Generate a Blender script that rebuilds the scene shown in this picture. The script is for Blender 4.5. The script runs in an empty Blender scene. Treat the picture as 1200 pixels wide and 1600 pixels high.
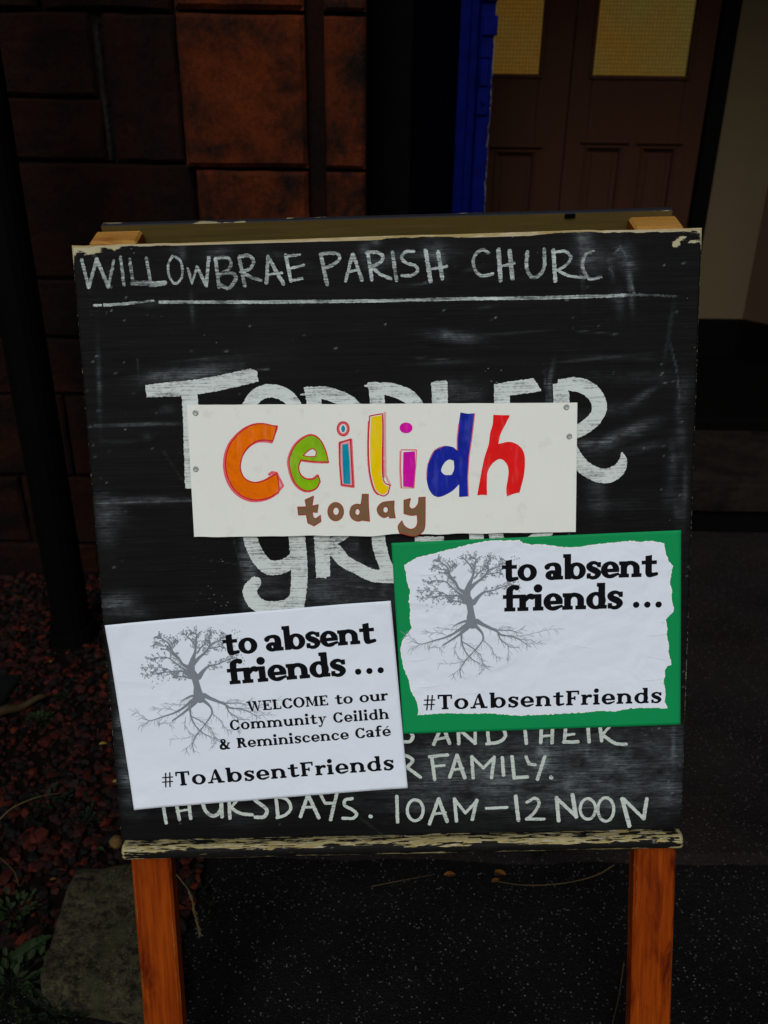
import bpy, math, random
import numpy as np
from mathutils import Matrix, Vector, noise as mnoise

R = math.radians
C = bpy.context.scene.collection
random.seed(7)
rng = np.random.default_rng(7)

# ------------------------------------------------------------------ camera
F, CX, CY, CAMH = 1300.0, 600.0, 800.0, 1.10
phi, rho = R(24.7), R(0.8)
fw = np.array([0, math.cos(phi), -math.sin(phi)])
dn0 = np.array([0, -math.sin(phi), -math.cos(phi)])
rt0 = np.array([1.0, 0, 0])
rt = rt0*math.cos(rho) - dn0*math.sin(rho)
dn = dn0*math.cos(rho) + rt0*math.sin(rho)
CM = np.array([rt, dn, fw]).T
CAM = np.array([0, 0, CAMH])
cd = bpy.data.cameras.new('camera'); cam = bpy.data.objects.new('camera', cd); C.objects.link(cam)
cd.sensor_fit = 'VERTICAL'; cd.sensor_height = 36.0; cd.lens = 36.0*F/1600.0
cd.clip_start = 0.02; cd.clip_end = 500
mw = Matrix([[rt[0], -dn[0], -fw[0], 0], [rt[1], -dn[1], -fw[1], 0], [rt[2], -dn[2], -fw[2], CAMH], [0, 0, 0, 1]])
cam.matrix_world = mw
bpy.context.scene.camera = cam
cd.dof.use_dof = True; cd.dof.focus_distance = 0.86; cd.dof.aperture_fstop = 8.0

# ------------------------------------------------------------------ light
SUN_EL, SUN_AZ = R(44), R(190)          # soft overcast light from behind the camera
w = bpy.data.worlds.new('World'); bpy.context.scene.world = w; w.use_nodes = True
wn = w.node_tree.nodes; wl = w.node_tree.links
sky = wn.new('ShaderNodeTexSky'); sky.sky_type = 'NISHITA'; sky.sun_disc = False
sky.sun_elevation = SUN_EL; sky.sun_rotation = SUN_AZ
sky.air_density = 1.0; sky.dust_density = 3.0
wl.new(sky.outputs[0], wn['Background'].inputs[0]); wn['Background'].inputs[1].default_value = 0.06
sd = bpy.data.lights.new('sun', 'SUN'); sun = bpy.data.objects.new('sun', sd); C.objects.link(sun)
sd.energy = 1.0; sd.angle = R(24); sd.color = (1.0, 0.995, 0.975)
sdir = Vector((math.sin(SUN_AZ)*math.cos(SUN_EL), math.cos(SUN_AZ)*math.cos(SUN_EL), math.sin(SUN_EL)))
sun.rotation_euler = sdir.to_track_quat('Z', 'Y').to_euler()
vs = bpy.context.scene.view_settings
vs.view_transform = 'Standard'; vs.look = 'None'; vs.gamma = 1.0; vs.use_curve_mapping = False
vs.exposure = 0.42

# ------------------------------------------------------------------ helpers
def ray(px, py):
    return CM @ np.array([(px-CX)/F, (py-CY)/F, 1.0])
def on_y(px, py, Y):            # point of the vertical plane y = Y seen at a pixel
    d = ray(px, py); return CAM + d*(Y/d[1])
def on_z(px, py, Z=0.0):
    d = ray(px, py); return CAM + d*((Z-CAMH)/d[2])

def link(o, parent=None):
    C.objects.link(o)
    if parent is not None: o.parent = parent
    return o
def tag(o, label=None, cat=None, group=None, kind=None):
    if label: o['label'] = label
    if cat: o['category'] = cat
    if group: o['group'] = group
    if kind: o['kind'] = kind
    return o
def empty(name, mat=None, loc=(0, 0, 0)):
    o = bpy.data.objects.new(name, None); C.objects.link(o); o.empty_display_size = 0.05
    if mat is not None: o.matrix_world = mat
    else: o.location = loc
    return o
def mesh(name, V, Fc, mat, parent=None, smooth=False):
    me = bpy.data.meshes.new(name)
    V = np.asarray(V, dtype=float).reshape(-1, 3)
    me.from_pydata(V.tolist(), [], [tuple(int(i) for i in f) for f in Fc])
    me.update()
    if smooth: me.polygons.foreach_set('use_smooth', [True]*len(me.polygons))
    if mat: me.materials.append(mat)
    o = bpy.data.objects.new(name, me)
    return link(o, parent)
class MB:
    def __init__(s): s.V = []; s.F = []
    def add(s, V, Fc):
        n = len(s.V); s.V += [tuple(v) for v in V]; s.F += [tuple(i+n for i in f) for f in Fc]
    def box(s, x0, x1, y0, y1, z0, z1, b=0.0):
        if b <= 0:
            V = [(x, y, z) for z in (z0, z1) for y in (y0, y1) for x in (x0, x1)]
            s.add(V, [(0, 2, 3, 1), (4, 5, 7, 6), (0, 1, 5, 4), (2, 6, 7, 3), (0, 4, 6, 2), (1, 3, 7, 5)]); return
        import itertools
        pts = {}; V = []
        lo = (x0, y0, z0); hi = (x1, y1, z1)
        for c in itertools.product((0, 1), repeat=3):
            for a in range(3):
                p = [(hi[k]-(0 if k == a else b)) if c[k] else (lo[k]+(0 if k == a else b)) for k in range(3)]
                pts[(c, a)] = len(V); V.append(tuple(p))
        Fc = []
        for a in range(3):
            o = [k for k in range(3) if k != a]
            for v in (0, 1):
                q = []
                for (i, j) in ((0, 0), (1, 0), (1, 1), (0, 1)):
                    c = [0, 0, 0]; c[a] = v; c[o[0]] = i; c[o[1]] = j; q.append(pts[(tuple(c), a)])
                Fc.append(tuple(q))
        for a in range(3):
            o = [k for k in range(3) if k != a]
            for (i, j) in itertools.product((0, 1), repeat=2):
                c0 = [0, 0, 0]; c0[o[0]] = i; c0[o[1]] = j; c1 = list(c0); c1[a] = 1
                c0 = tuple(c0); c1 = tuple(c1)
                Fc.append((pts[(c0, o[0])], pts[(c1, o[0])], pts[(c1, o[1])], pts[(c0, o[1])]))
        for c in itertools.product((0, 1), repeat=3):
            Fc.append((pts[(c, 0)], pts[(c, 1)], pts[(c, 2)]))
        s.add(V, Fc)
    def tube(s, pts, rad, n=6):
        pts = [Vector(p) for p in pts]; m = len(pts); V = []
        if not hasattr(rad, '__len__'): rad = [rad]*m
        up = Vector((0.13, 0.2, 1))
        for i, p in enumerate(pts):
            t = (pts[min(i+1, m-1)]-pts[max(i-1, 0)]).normalized()
            a = t.cross(up).normalized(); b = t.cross(a)
            for k in range(n):
                an = 2*math.pi*k/n; V.append(tuple(p+(a*math.cos(an)+b*math.sin(an))*rad[i]))
        Fc = [(i*n+k, i*n+(k+1) % n, (i+1)*n+(k+1) % n, (i+1)*n+k) for i in range(m-1) for k in range(n)]
        Fc += [tuple(range(n)), tuple(range((m-1)*n, m*n))]
        s.add(V, Fc)
    def build(s, name, mat, parent=None, smooth=False, fix=True):
        o = mesh(name, s.V, s.F, mat, parent, smooth)
        if fix:
            import bmesh
            bm = bmesh.new(); bm.from_mesh(o.data); bmesh.ops.recalc_face_normals(bm, faces=bm.faces)
            bm.to_mesh(o.data); bm.free()
        return o

# ------------------------------------------------------------------ materials
class NT:
    def __init__(s, name):
        s.m = bpy.data.materials.new(name); s.m.use_nodes = True
        s.t = s.m.node_tree; s.b = s.t.nodes['Principled BSDF']; s.tc = None
    def n(s, typ, **kw):
        nd = s.t.nodes.new(typ)
        for k, v in kw.items(): setattr(nd, k, v)
        return nd
    def l(s, a, b): s.t.links.new(a, b)
    def coord(s, scale=(1, 1, 1), rot=(0, 0, 0), kind='Object'):
        if s.tc is None: s.tc = s.n('ShaderNodeTexCoord')
        mp = s.n('ShaderNodeMapping'); mp.inputs['Scale'].default_value = scale; mp.inputs['Rotation'].default_value = rot
        s.l(s.tc.outputs[kind], mp.inputs[0]); return mp.outputs[0]
    def noise(s, scale, detail=4, rough=0.55, vec=None, dist=0.0):
        nd = s.n('ShaderNodeTexNoise'); nd.inputs['Scale'].default_value = scale; nd.inputs['Detail'].default_value = detail
        nd.inputs['Roughness'].default_value = rough; nd.inputs['Distortion'].default_value = dist
        s.l(vec if vec is not None else s.coord(), nd.inputs['Vector']); return nd.outputs['Fac']
    def vor(s, scale, vec=None, feature='F1', out='Distance'):
        nd = s.n('ShaderNodeTexVoronoi'); nd.feature = feature; nd.inputs['Scale'].default_value = scale
        s.l(vec if vec is not None else s.coord(), nd.inputs['Vector']); return nd.outputs[out]
    def ramp(s, fac, a, b, ca=(0, 0, 0, 1), cb=(1, 1, 1, 1), interp='LINEAR'):
        nd = s.n('ShaderNodeValToRGB'); nd.color_ramp.interpolation = interp
        e = nd.color_ramp.elements; e[0].position = a; e[1].position = b
        e[0].color = tuple(ca)+((1,) if len(ca) == 3 else ()); e[1].color = tuple(cb)+((1,) if len(cb) == 3 else ())
        s.l(fac, nd.inputs[0]); return nd.outputs[0]
    def mix(s, fac, a, b, blend='MIX'):
        nd = s.n('ShaderNodeMix', data_type='RGBA', blend_type=blend)
        for inp, v in ((nd.inputs[0], fac), (nd.inputs[6], a), (nd.inputs[7], b)):
            if isinstance(v, (int, float)): inp.default_value = v
            elif isinstance(v, tuple): inp.default_value = v+((1,) if len(v) == 3 else ())
            else: s.l(v, inp)
        return nd.outputs[2]
    def math(s, op, a, b=0.0, clamp=False):
        nd = s.n('ShaderNodeMath', operation=op, use_clamp=clamp)
        for i, v in enumerate((a, b)):
            if isinstance(v, (int, float)): nd.inputs[i].default_value = v
            else: s.l(v, nd.inputs[i])
        return nd.outputs[0]
    def attr(s, name, out='Fac'):
        nd = s.n('ShaderNodeAttribute'); nd.attribute_name = name; return nd.outputs[out]
    def rnd(s):
        return s.n('ShaderNodeObjectInfo').outputs['Random']
    def bump(s, h, strength=0.5, dist=0.002, prev=None):
        nd = s.n('ShaderNodeBump'); nd.inputs['Strength'].default_value = strength; nd.inputs['Distance'].default_value = dist
        s.l(h, nd.inputs['Height'])
        if prev is not None: s.l(prev, nd.inputs['Normal'])
        s.l(nd.outputs[0], s.b.inputs['Normal']); return nd.outputs[0]
    def col(s, c):
        if isinstance(c, tuple): s.b.inputs['Base Color'].default_value = c+((1,) if len(c) == 3 else ())
        else: s.l(c, s.b.inputs['Base Color'])
    def rough(s, r):
        if isinstance(r, (int, float)): s.b.inputs['Roughness'].default_value = r
        else: s.l(r, s.b.inputs['Roughness'])
    def spec(s, v): s.b.inputs['Specular IOR Level'].default_value = v

M = {}
# black board face: paint over horizontal plywood grain, chalk dust and chips from vertex attributes
def board_mat():
    t = NT('blackboard_paint')
    g = t.noise(1.0, 6, 0.7, t.coord((5, 5, 260)))
    g2 = t.noise(1.0, 5, 0.65, t.coord((22, 22, 900)))
    big = t.noise(9, 4, 0.6)
    streak = t.ramp(g2, 0.42, 0.72)
    base = t.mix(t.ramp(g, 0.3, 0.75), (0.0016, 0.0016, 0.0017), (0.0066, 0.0066, 0.0068))
    base = t.mix(t.math('MULTIPLY', t.ramp(g2, 0.56, 0.72), t.ramp(big, 0.4, 0.7)), base, (0.015, 0.0165, 0.017))
    d = t.attr('dust')
    grain = t.math('MULTIPLY', t.math('ADD', t.math('MULTIPLY', streak, 0.8), t.math('MULTIPLY', t.ramp(t.noise(160, 5, 0.75, t.coord((0.6, 1, 1.6))), 0.42, 0.72), 0.55)), t.ramp(t.noise(34, 4, 0.65, t.coord((0.7, 1, 1.3))), 0.34, 0.66))
    dd = t.math('MULTIPLY', t.math('MULTIPLY', d, 0.70), t.math('ADD', grain, 0.045), True)
    c = t.mix(dd, base, (0.30, 0.36, 0.38))
    # fine white flecks
    fl = t.ramp(t.vor(120, t.coord((1, 1, 1.6))), 0.06, 0.11, (1, 1, 1), (0, 0, 0))
    flm = t.math('MULTIPLY', fl, t.ramp(t.noise(14, 3), 0.58, 0.68))
    c = t.mix(t.math('MULTIPLY', flm, 0.5), c, (0.35, 0.38, 0.36))
    # chips to bare primed ply near the edges
    wv = t.attr('wear')
    wn_ = t.math('ADD', t.math('MULTIPLY', t.noise(120, 6, 0.75, t.coord((0.7, 1, 2.2))), 0.6), t.math('MULTIPLY', t.noise(480, 4, 0.7, t.coord((0.7, 1, 1.4))), 0.4))
    wm = t.ramp(t.math('ADD', t.math('MULTIPLY', wv, 0.8), wn_), 0.90, 0.915)
    wc = t.mix(t.noise(60, 4), (0.30, 0.27, 0.14), (0.46, 0.44, 0.30))
    c = t.mix(wm, c, wc)
    t.col(c)
    t.rough(t.math('ADD', t.math('MULTIPLY', big, 0.25), t.math('MULTIPLY', dd, 0.3)))
    t.rough(t.ramp(big, 0.2, 0.8, (0.55,)*3, (0.75,)*3)); t.spec(0.07)
    h = t.math('SUBTRACT', t.math('ADD', g, t.math('MULTIPLY', g2, 0.5)), wm)
    t.bump(h, 0.35, 0.0006)
    return t.m
M['board'] = board_mat()

def edge_mat(name, dark, pale, th, sx=(6, 6, 60), rough=0.6, seed=0.0):
    t = NT(name)
    n = t.math('ADD', t.math('MULTIPLY', t.noise(1, 5, 0.62, t.coord(sx)), 0.8), t.math('MULTIPLY', t.noise(180, 3, 0.6, t.coord((0.4, 1, 1))), 0.2))
    m = t.ramp(n, th, th+0.02)
    pc = t.mix(t.ramp(t.noise(1, 4, 0.7, t.coord((9, 60, 300))), 0.3, 0.7), pale, tuple(v*0.62 for v in pale))
    t.col(t.mix(m, dark, pc)); t.rough(rough); t.bump(m, -0.5, 0.0006); t.spec(0.12)
    return t.m
M['ledge'] = None
def ledge_mat():
    t = NT('flaking_ledge_paint')
    big = t.noise(1, 3, 0.55, t.coord((12, 60, 60)))
    n = t.noise(1, 6, 0.62, t.coord((26, 300, 430)), 0.15)
    vv = t.n('ShaderNodeTexVoronoi'); vv.inputs['Scale'].default_value = 1.0; vv.distance = 'CHEBYCHEV'; t.l(t.coord((75, 420, 520)), vv.inputs['Vector'])
    sc_ = t.n('ShaderNodeSeparateColor'); t.l(vv.outputs['Color'], sc_.inputs[0])
    n2 = t.noise(1, 4, 0.65, t.coord((110, 800, 900)))
    lay = t.attr('layer')
    v = t.math('ADD', t.math('ADD', t.math('MULTIPLY', n, 0.62), t.math('MULTIPLY', sc_.outputs[0], 0.13)), t.math('ADD', t.math('ADD', t.math('MULTIPLY', big, 0.22), t.math('MULTIPLY', n2, 0.14)), lay))
    m = t.ramp(v, 0.608, 0.618)
    pc = t.mix(t.ramp(t.noise(1, 5, 0.7, t.coord((20, 300, 500))), 0.35, 0.68), (0.34, 0.285, 0.115), (0.185, 0.150, 0.058))
    pc = t.mix(t.ramp(n2, 0.53, 0.62), pc, (0.36, 0.34, 0.26))
    dc = t.mix(t.noise(90, 3), (0.002, 0.002, 0.002), (0.008, 0.0075, 0.007))
    t.col(t.mix(m, dc, pc)); t.rough(0.65); t.bump(m, -0.7, 0.0007); t.spec(0.1)
    return t.m
M['ledge'] = ledge_mat()
M['dark_edge'] = edge_mat('worn_black_edge', (0.012, 0.013, 0.017), (0.30, 0.27, 0.15), 0.575, (14, 60, 60))
M['pale_edge'] = edge_mat('bare_ply_edge', (0.30, 0.235, 0.10), (0.50, 0.43, 0.27), 0.5, (10, 40, 300))
M['ply'] = edge_mat('raw_plywood_back', (0.080, 0.056, 0.014), (0.10, 0.072, 0.020), 0.5, (5, 5, 80))

def wood_mat(name, a, b, cdark, axis='z', gloss=0.32, dents=True):
    t = NT(name)
    sc = (170, 170, 4.5) if axis == 'z' else (2.6, 150, 150)
    g = t.noise(1, 7, 0.72, t.coord(sc), 0.35)
    g2 = t.noise(1, 5, 0.7, t.coord((55, 55, 9) if axis == 'z' else (9, 55, 55)), 0.8)
    g3 = t.noise(1, 4, 0.6, t.coord((16, 16, 6)), 0.3)
    c = t.mix(t.ramp(g, 0.36, 0.62), a, b)
    c = t.mix(t.math('MULTIPLY', t.ramp(g2, 0.46, 0.66), t.ramp(g3, 0.38, 0.6)), c, cdark)
    c = t.mix(t.math('MULTIPLY', t.ramp(t.noise(1, 5, 0.7, t.coord((420, 420, 12))), 0.5, 0.7), 0.45), c, cdark)
    sp = t.ramp(t.noise(1, 4, 0.75, t.coord((240, 240, 40))), 0.70, 0.75)
    geo = t.n('ShaderNodeNewGeometry')
    bv_ = t.n('ShaderNodeBevel'); bv_.inputs['Radius'].default_value = 0.0022; bv_.samples = 4
    dp = t.n('ShaderNodeVectorMath', operation='DOT_PRODUCT'); t.l(bv_.outputs[0], dp.inputs[0]); t.l(geo.outputs['Normal'], dp.inputs[1])
    ed = t.math('MULTIPLY', t.ramp(dp.outputs['Value'], 0.90, 0.985, (1, 1, 1), (0, 0, 0)), t.ramp(t.noise(1, 5, 0.7, t.coord((60, 60, 25))), 0.52, 0.66))
    c = t.mix(t.math('ADD', t.math('MULTIPLY', sp, 0.5), t.math('MULTIPLY', ed, 0.7), True), c, (0.40, 0.25, 0.08))
    t.col(c); t.rough(gloss+0.15); t.spec(0.12)
    t.bump(t.math('ADD', g, t.math('MULTIPLY', sp, -1.0)), 0.25, 0.0005)
    return t.m
M['leg'] = wood_mat('varnished_pine', (0.150, 0.0195, 0.0004), (0.265, 0.047, 0.0013), (0.052, 0.0036, 0.0002))
M['leg_end'] = wood_mat('pine_end_grain', (0.24, 0.115, 0.018), (0.36, 0.19, 0.04), (0.17, 0.05, 0.005), 'x', 0.6)

def paper_mat(name, c, bumpy=0.25, rough=0.75):
    t = NT(name)
    n = t.noise(18, 4, 0.6)
    t.col(t.mix(n, tuple(v*0.94 for v in c), c)); t.rough(rough); t.spec(0.08)
    cr = t.noise(16, 3, 0.5, None, 0.8)
    fine = t.noise(400, 2)
    t.bump(t.math('ADD', t.math('MULTIPLY', cr, 1.0), t.math('MULTIPLY', fine, 0.02)), bumpy, 0.006)
    return t.m
M['paper'] = paper_mat('white_printer_paper', (0.69, 0.765, 0.85), 0.4)
M['paper_torn'] = paper_mat('torn_white_paper', (0.69, 0.765, 0.85), 0.7)
M['paper_fibre'] = paper_mat('torn_paper_fibre', (0.80, 0.82, 0.84), 0.5)
M['green'] = paper_mat('green_card', (0.004, 0.25, 0.075), 0.08, 0.6)
def card_mat():
    t = NT('white_corrugated_card')
    n = t.noise(7, 4, 0.6); f = t.noise(60, 4, 0.6)
    c = t.mix(n, (0.66, 0.695, 0.64), (0.735, 0.765, 0.71))
    c = t.mix(t.ramp(f, 0.60, 0.8), c, (0.60, 0.63, 0.575))
    t.col(c); t.rough(0.7); t.spec(0.3)
    wv = t.n('ShaderNodeTexWave'); wv.wave_type = 'BANDS'; wv.bands_direction = 'X'; wv.inputs['Scale'].default_value = 42
    wv.inputs['Distortion'].default_value = 0.6
    t.l(t.coord(), wv.inputs['Vector'])
    t.bump(t.math('ADD', t.math('MULTIPLY', wv.outputs['Fac'], 0.10), t.noise(25, 4)), 0.18, 0.002)
    return t.m
M['card'] = card_mat()
def plain(name, c, rough=0.6, metal=0.0, var=0.0, sc=60):
    t = NT(name)
    if var: t.col(t.mix(t.noise(sc, 4, 0.6), tuple(v*(1-var) for v in c), tuple(min(1, v*(1+var)) for v in c)))
    else: t.col(c)
    t.rough(rough); t.b.inputs['Metallic'].default_value = metal; t.spec(0.5 if metal else (0.03 if max(c) < 0.012 else 0.12 if max(c) < 0.1 else 0.3))
    return t.m
M['ink'] = plain('black_toner', (0.0055, 0.0058, 0.0078), 0.7, 0, 0.2)
M['tree_ink'] = plain('grey_toner', (0.18, 0.205, 0.245), 0.75, 0, 0.1, 200)
M['root_ink'] = plain('pale_grey_toner', (0.29, 0.33, 0.38), 0.75, 0, 0.12, 200)
M['pin'] = plain('galvanised_pin', (0.30, 0.32, 0.31), 0.5, 0.4, 0.3)
def marker(name, c, dk=0.75, sc=38):
    t = NT(name)
    n = t.noise(sc*1.4, 5, 0.68, None, 1.6); n2 = t.noise(1, 3, 0.6, t.coord((160, 160, 30)))
    a = tuple(v*dk for v in c)
    b = tuple(v+(0.66-v)*0.10 for v in c)
    cc = t.mix(t.ramp(n, 0.35, 0.68), a, c)
    cc = t.mix(t.math('MULTIPLY', t.ramp(n2, 0.55, 0.75), 0.6), cc, b)
    t.col(cc); t.rough(0.9); t.spec(0.04); return t.m
M['orange'] = marker('orange_marker', (0.83, 0.165, 0.002))
M['lime'] = marker('green_marker', (0.24, 0.50, 0.008))
M['teal'] = marker('teal_marker', (0.003, 0.27, 0.40))
M['yellow'] = marker('yellow_marker', (0.80, 0.57, 0.002), 0.93)
M['magenta'] = marker('magenta_marker', (0.62, 0.008, 0.36), 0.85)
M['blue'] = marker('blue_marker', (0.012, 0.024, 0.36), 0.7)
M['red'] = marker('red_marker', (0.74, 0.013, 0.014), 0.88)
M['brown'] = marker('brown_marker', (0.19, 0.115, 0.055), 0.85)
M['pinkline'] = marker('crimson_line', (0.55, 0.008, 0.03), 0.8, 120)
M['halo'] = marker('pink_halo', (0.72, 0.12, 0.14), 0.92, 200)
M['blush'] = marker('pale_pink', (0.66, 0.36, 0.36), 0.95, 200)
M['brownline'] = marker('red_brown_line', (0.34, 0.045, 0.030), 0.8, 120)

def chalk_mat(name, th, col=(0.50, 0.56, 0.55), soft=0.16, vert=False, fine=1.0):
    t = NT(name)
    s1 = t.noise(1, 5, 0.7, t.coord((26, 26, 620) if not vert else (420, 26, 26)))
    s2 = t.noise(1, 4, 0.7, t.coord((260*fine, 260*fine, 420*fine)))
    bl = t.noise(22, 3, 0.6)
    v = t.math('ADD', t.math('ADD', t.math('MULTIPLY', s1, 0.5), t.math('MULTIPLY', s2, 0.25)), t.math('MULTIPLY', bl, 0.25))
    m = t.ramp(v, th, th+soft)
    cc = t.mix(bl, tuple(q*0.88 for q in col), col)
    t.col(t.mix(m, (0.02, 0.023, 0.024), cc)); t.rough(0.9); t.spec(0.2)
    return t.m
M['chalk_big'] = chalk_mat('brushed_white_chalk_paint', 0.375, (0.58, 0.65, 0.63), 0.13)
M['chalk_mid'] = chalk_mat('white_chalk', 0.42, (0.54, 0.63, 0.61), 0.17)
M['chalk_low'] = chalk_mat('creamy_chalk_pen', 0.35, (0.52, 0.60, 0.55), 0.14)
M['chalk_faint'] = chalk_mat('rubbed_chalk', 0.45, (0.22, 0.27, 0.28), 0.30)

# sandstone
def stone_mat(name, c1, c2, soot_and_shade, sootamt):
    t = NT(name)
    r = t.rnd()
    wv = t.n('ShaderNodeVectorMath', operation='ADD')
    cmb = t.n('ShaderNodeCombineXYZ'); t.l(t.math('MULTIPLY', r, 37.0), cmb.inputs[0]); t.l(t.math('MULTIPLY', r, 11.0), cmb.inputs[2])
    t.l(t.coord(), wv.inputs[0]); t.l(cmb.outputs[0], wv.inputs[1]); v = wv.outputs[0]
    c = t.mix(t.ramp(t.noise(9, 5, 0.6, v), 0.3, 0.7), c1, c2)
    c = t.mix(t.math('MULTIPLY', r, 0.35), c, tuple(q*0.6 for q in c1))
    s = t.ramp(t.math('ADD', t.math('MULTIPLY', t.noise(7, 6, 0.66, v, 0.3), 0.8), t.math('MULTIPLY', t.noise(60, 4, 0.7, v), 0.2)), sootamt, sootamt+0.19)
    c = t.mix(s, c, soot_and_shade)
    mott = t.ramp(t.noise(110, 4, 0.7, v), 0.25, 0.8, (0.55, 0.55, 0.55), (1.35, 1.35, 1.35))
    c = t.mix(1.0, c, mott, 'MULTIPLY')
    t.col(c); t.rough(0.95); t.spec(0.06)
    h = t.math('ADD', t.math('MULTIPLY', t.noise(28, 6, 0.7, v), 1.0), t.math('MULTIPLY', t.noise(170, 4, 0.7, v), 0.35))
    t.bump(h, 0.9, 0.006)
    return t.m
M['stone_dark'] = stone_mat('sooty_red_sandstone', (0.0075, 0.0033, 0.0020), (0.0150, 0.0040, 0.0019), (0.0034, 0.0023, 0.0019), 0.42)
M['stone_red'] = stone_mat('red_sandstone_quoin', (0.056, 0.0118, 0.0034), (0.088, 0.0175, 0.0045), (0.0075, 0.0045, 0.0035), 0.43)
M['groove'] = stone_mat('shaded_groove_sandstone', (0.0085, 0.0035, 0.0022), (0.013, 0.0045, 0.0025), (0.004, 0.0025, 0.002), 0.4)  # groove's shadow painted in as stone darker than the quoins
M['mortar'] = plain('dark_mortar', (0.0065, 0.0050, 0.0038), 0.95, 0, 0.5, 80)
M['mortar_pale'] = stone_mat('pale_lime_mortar', (0.010, 0.0085, 0.007), (0.022, 0.019, 0.016), (0.0055, 0.0045, 0.004), 0.45)
M['soot_and_shade'] = plain('shade_black_stone', (0.0016, 0.0015, 0.0014), 0.9, 0, 0.4, 30)  # shade of the doorway and lobby painted in as near-black stone
M['black_iron'] = plain('black_iron_paint', (0.0012, 0.0012, 0.0013), 0.6, 0, 0.3, 30)

def blue_mat():
    t = NT('blue_gloss_door_paint')
    n = t.noise(26, 4, 0.6)
    c = t.mix(t.ramp(n, 0.3, 0.7), (0.0001, 0.0018, 0.048), (0.0002, 0.0034, 0.088))
    wm = t.ramp(t.math('ADD', t.attr('wear'), t.noise(160, 4, 0.7, t.coord((1, 1, 0.6)))), 0.98, 1.0)
    c = t.mix(wm, c, (0.16, 0.16, 0.13))
    t.col(c); t.rough(0.6); t.spec(0.035); t.bump(t.noise(60, 4), 0.3, 0.002); return t.m
M['bluedoor'] = blue_mat()
M['blue_in_shade'] = plain('shaded_blue_door_paint', (0.0008, 0.0009, 0.003), 0.65, 0, 0.3, 20)  # blue leaf turned from the light, its shade painted in as near-black
def brown_mat(name, c):
    t = NT(name)
    g = t.noise(1, 5, 0.6, t.coord((60, 60, 4)))
    t.col(t.mix(g, tuple(v*0.75 for v in c), tuple(v*1.2 for v in c))); t.rough(0.75); t.spec(0.1)
    t.bump(g, 0.2, 0.001); return t.m
M['browndoor'] = brown_mat('brown_door_paint', (0.033, 0.0125, 0.0066))
def glass_mat():
    t = NT('amber_textured_glass')
    br = t.n('ShaderNodeTexBrick'); br.offset = 0.0; br.inputs['Scale'].default_value = 60
    br.inputs['Mortar Size'].default_value = 0.13; br.inputs['Mortar Smooth'].default_value = 0.6; br.inputs['Brick Width'].default_value = 0.78; br.inputs['Row Height'].default_value = 0.82
    br.inputs['Color1'].default_value = (1, 1, 1, 1); br.inputs['Color2'].default_value = (0.86, 0.86, 0.86, 1); br.inputs['Mortar'].default_value = (0.52, 0.52, 0.52, 1)
    t.l(t.coord((1, 1, 1), (R(90), 0, 0)), br.inputs['Vector'])
    n = t.noise(3.0, 3)
    c = t.mix(t.ramp(n, 0.3, 0.7), (0.135, 0.062, 0.006), (0.105, 0.078, 0.016))
    c = t.mix(1.0, c, br.outputs['Color'], 'MULTIPLY')
    t.col(c); t.rough(0.5); t.spec(0.1)
    t.l(c, t.b.inputs['Emission Color']); t.b.inputs['Emission Strength'].default_value = 0.42
    t.bump(br.outputs['Fac'], 0.4, 0.002); return t.m
M['amber'] = glass_mat()
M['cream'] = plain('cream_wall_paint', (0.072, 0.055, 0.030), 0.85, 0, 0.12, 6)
M['tan'] = plain('shaded_pink_wall_paint', (0.046, 0.028, 0.018), 0.85, 0, 0.12, 6)  # pinkish side face, its darkening at a grazing angle put into the colour
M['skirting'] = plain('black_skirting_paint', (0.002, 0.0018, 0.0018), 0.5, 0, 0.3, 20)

def asphalt_mat(name, base=(0.0022, 0.0019, 0.0019), base2=(0.0058, 0.0050, 0.0051), spk=0.5, brown=0.0):
    t = NT(name)
    vd = t.n('ShaderNodeTexVoronoi'); vd.inputs['Scale'].default_value = 290; t.l(t.coord(), vd.inputs['Vector'])
    cellr = t.n('ShaderNodeSeparateColor'); t.l(vd.outputs['Color'], cellr.inputs[0])
    body = t.ramp(vd.outputs['Distance'], 0.25, 0.5, (1, 1, 1), (0, 0, 0))
    pick = t.ramp(cellr.outputs[0], 0.86, 1.0)
    pick2 = t.ramp(cellr.outputs[1], 0.45, 0.9)
    c = t.mix(t.ramp(t.noise(5, 4, 0.6), 0.35, 0.7), base, base2)
    c = t.mix(t.math('MULTIPLY', t.math('MULTIPLY', body, pick2), 0.6), c, tuple(q*2.2 for q in base2))
    c = t.mix(t.math('MULTIPLY', t.math('MULTIPLY', body, pick), spk), c, (0.21, 0.20, 0.195))
    v2 = t.n('ShaderNodeTexVoronoi'); v2.inputs['Scale'].default_value = 85; t.l(t.coord(), v2.inputs['Vector'])
    c2 = t.n('ShaderNodeSeparateColor'); t.l(v2.outputs['Color'], c2.inputs[0])
    b2 = t.math('MULTIPLY', t.ramp(v2.outputs['Distance'], 0.07, 0.17, (1, 1, 1), (0, 0, 0)), t.ramp(c2.outputs[0], 0.84, 1.0))
    c = t.mix(t.math('MULTIPLY', b2, spk*1.1), c, (0.15, 0.14, 0.125))
    if brown: c = t.mix(t.math('MULTIPLY', t.ramp(t.noise(3, 5), 0.4, 0.7), brown), c, (0.03, 0.018, 0.01))
    t.col(c); t.rough(0.9); t.spec(0.08)
    h = t.math('ADD', t.math('MULTIPLY', body, 0.6), t.noise(120, 4, 0.7))
    t.bump(h, 0.9, 0.003); return t.m
M['asphalt'] = asphalt_mat('wet_black_asphalt')
M['asphalt2'] = asphalt_mat('older_grey_asphalt', (0.0045, 0.0038, 0.0038), (0.0105, 0.009, 0.009), 0.4, 0.2)
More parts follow.
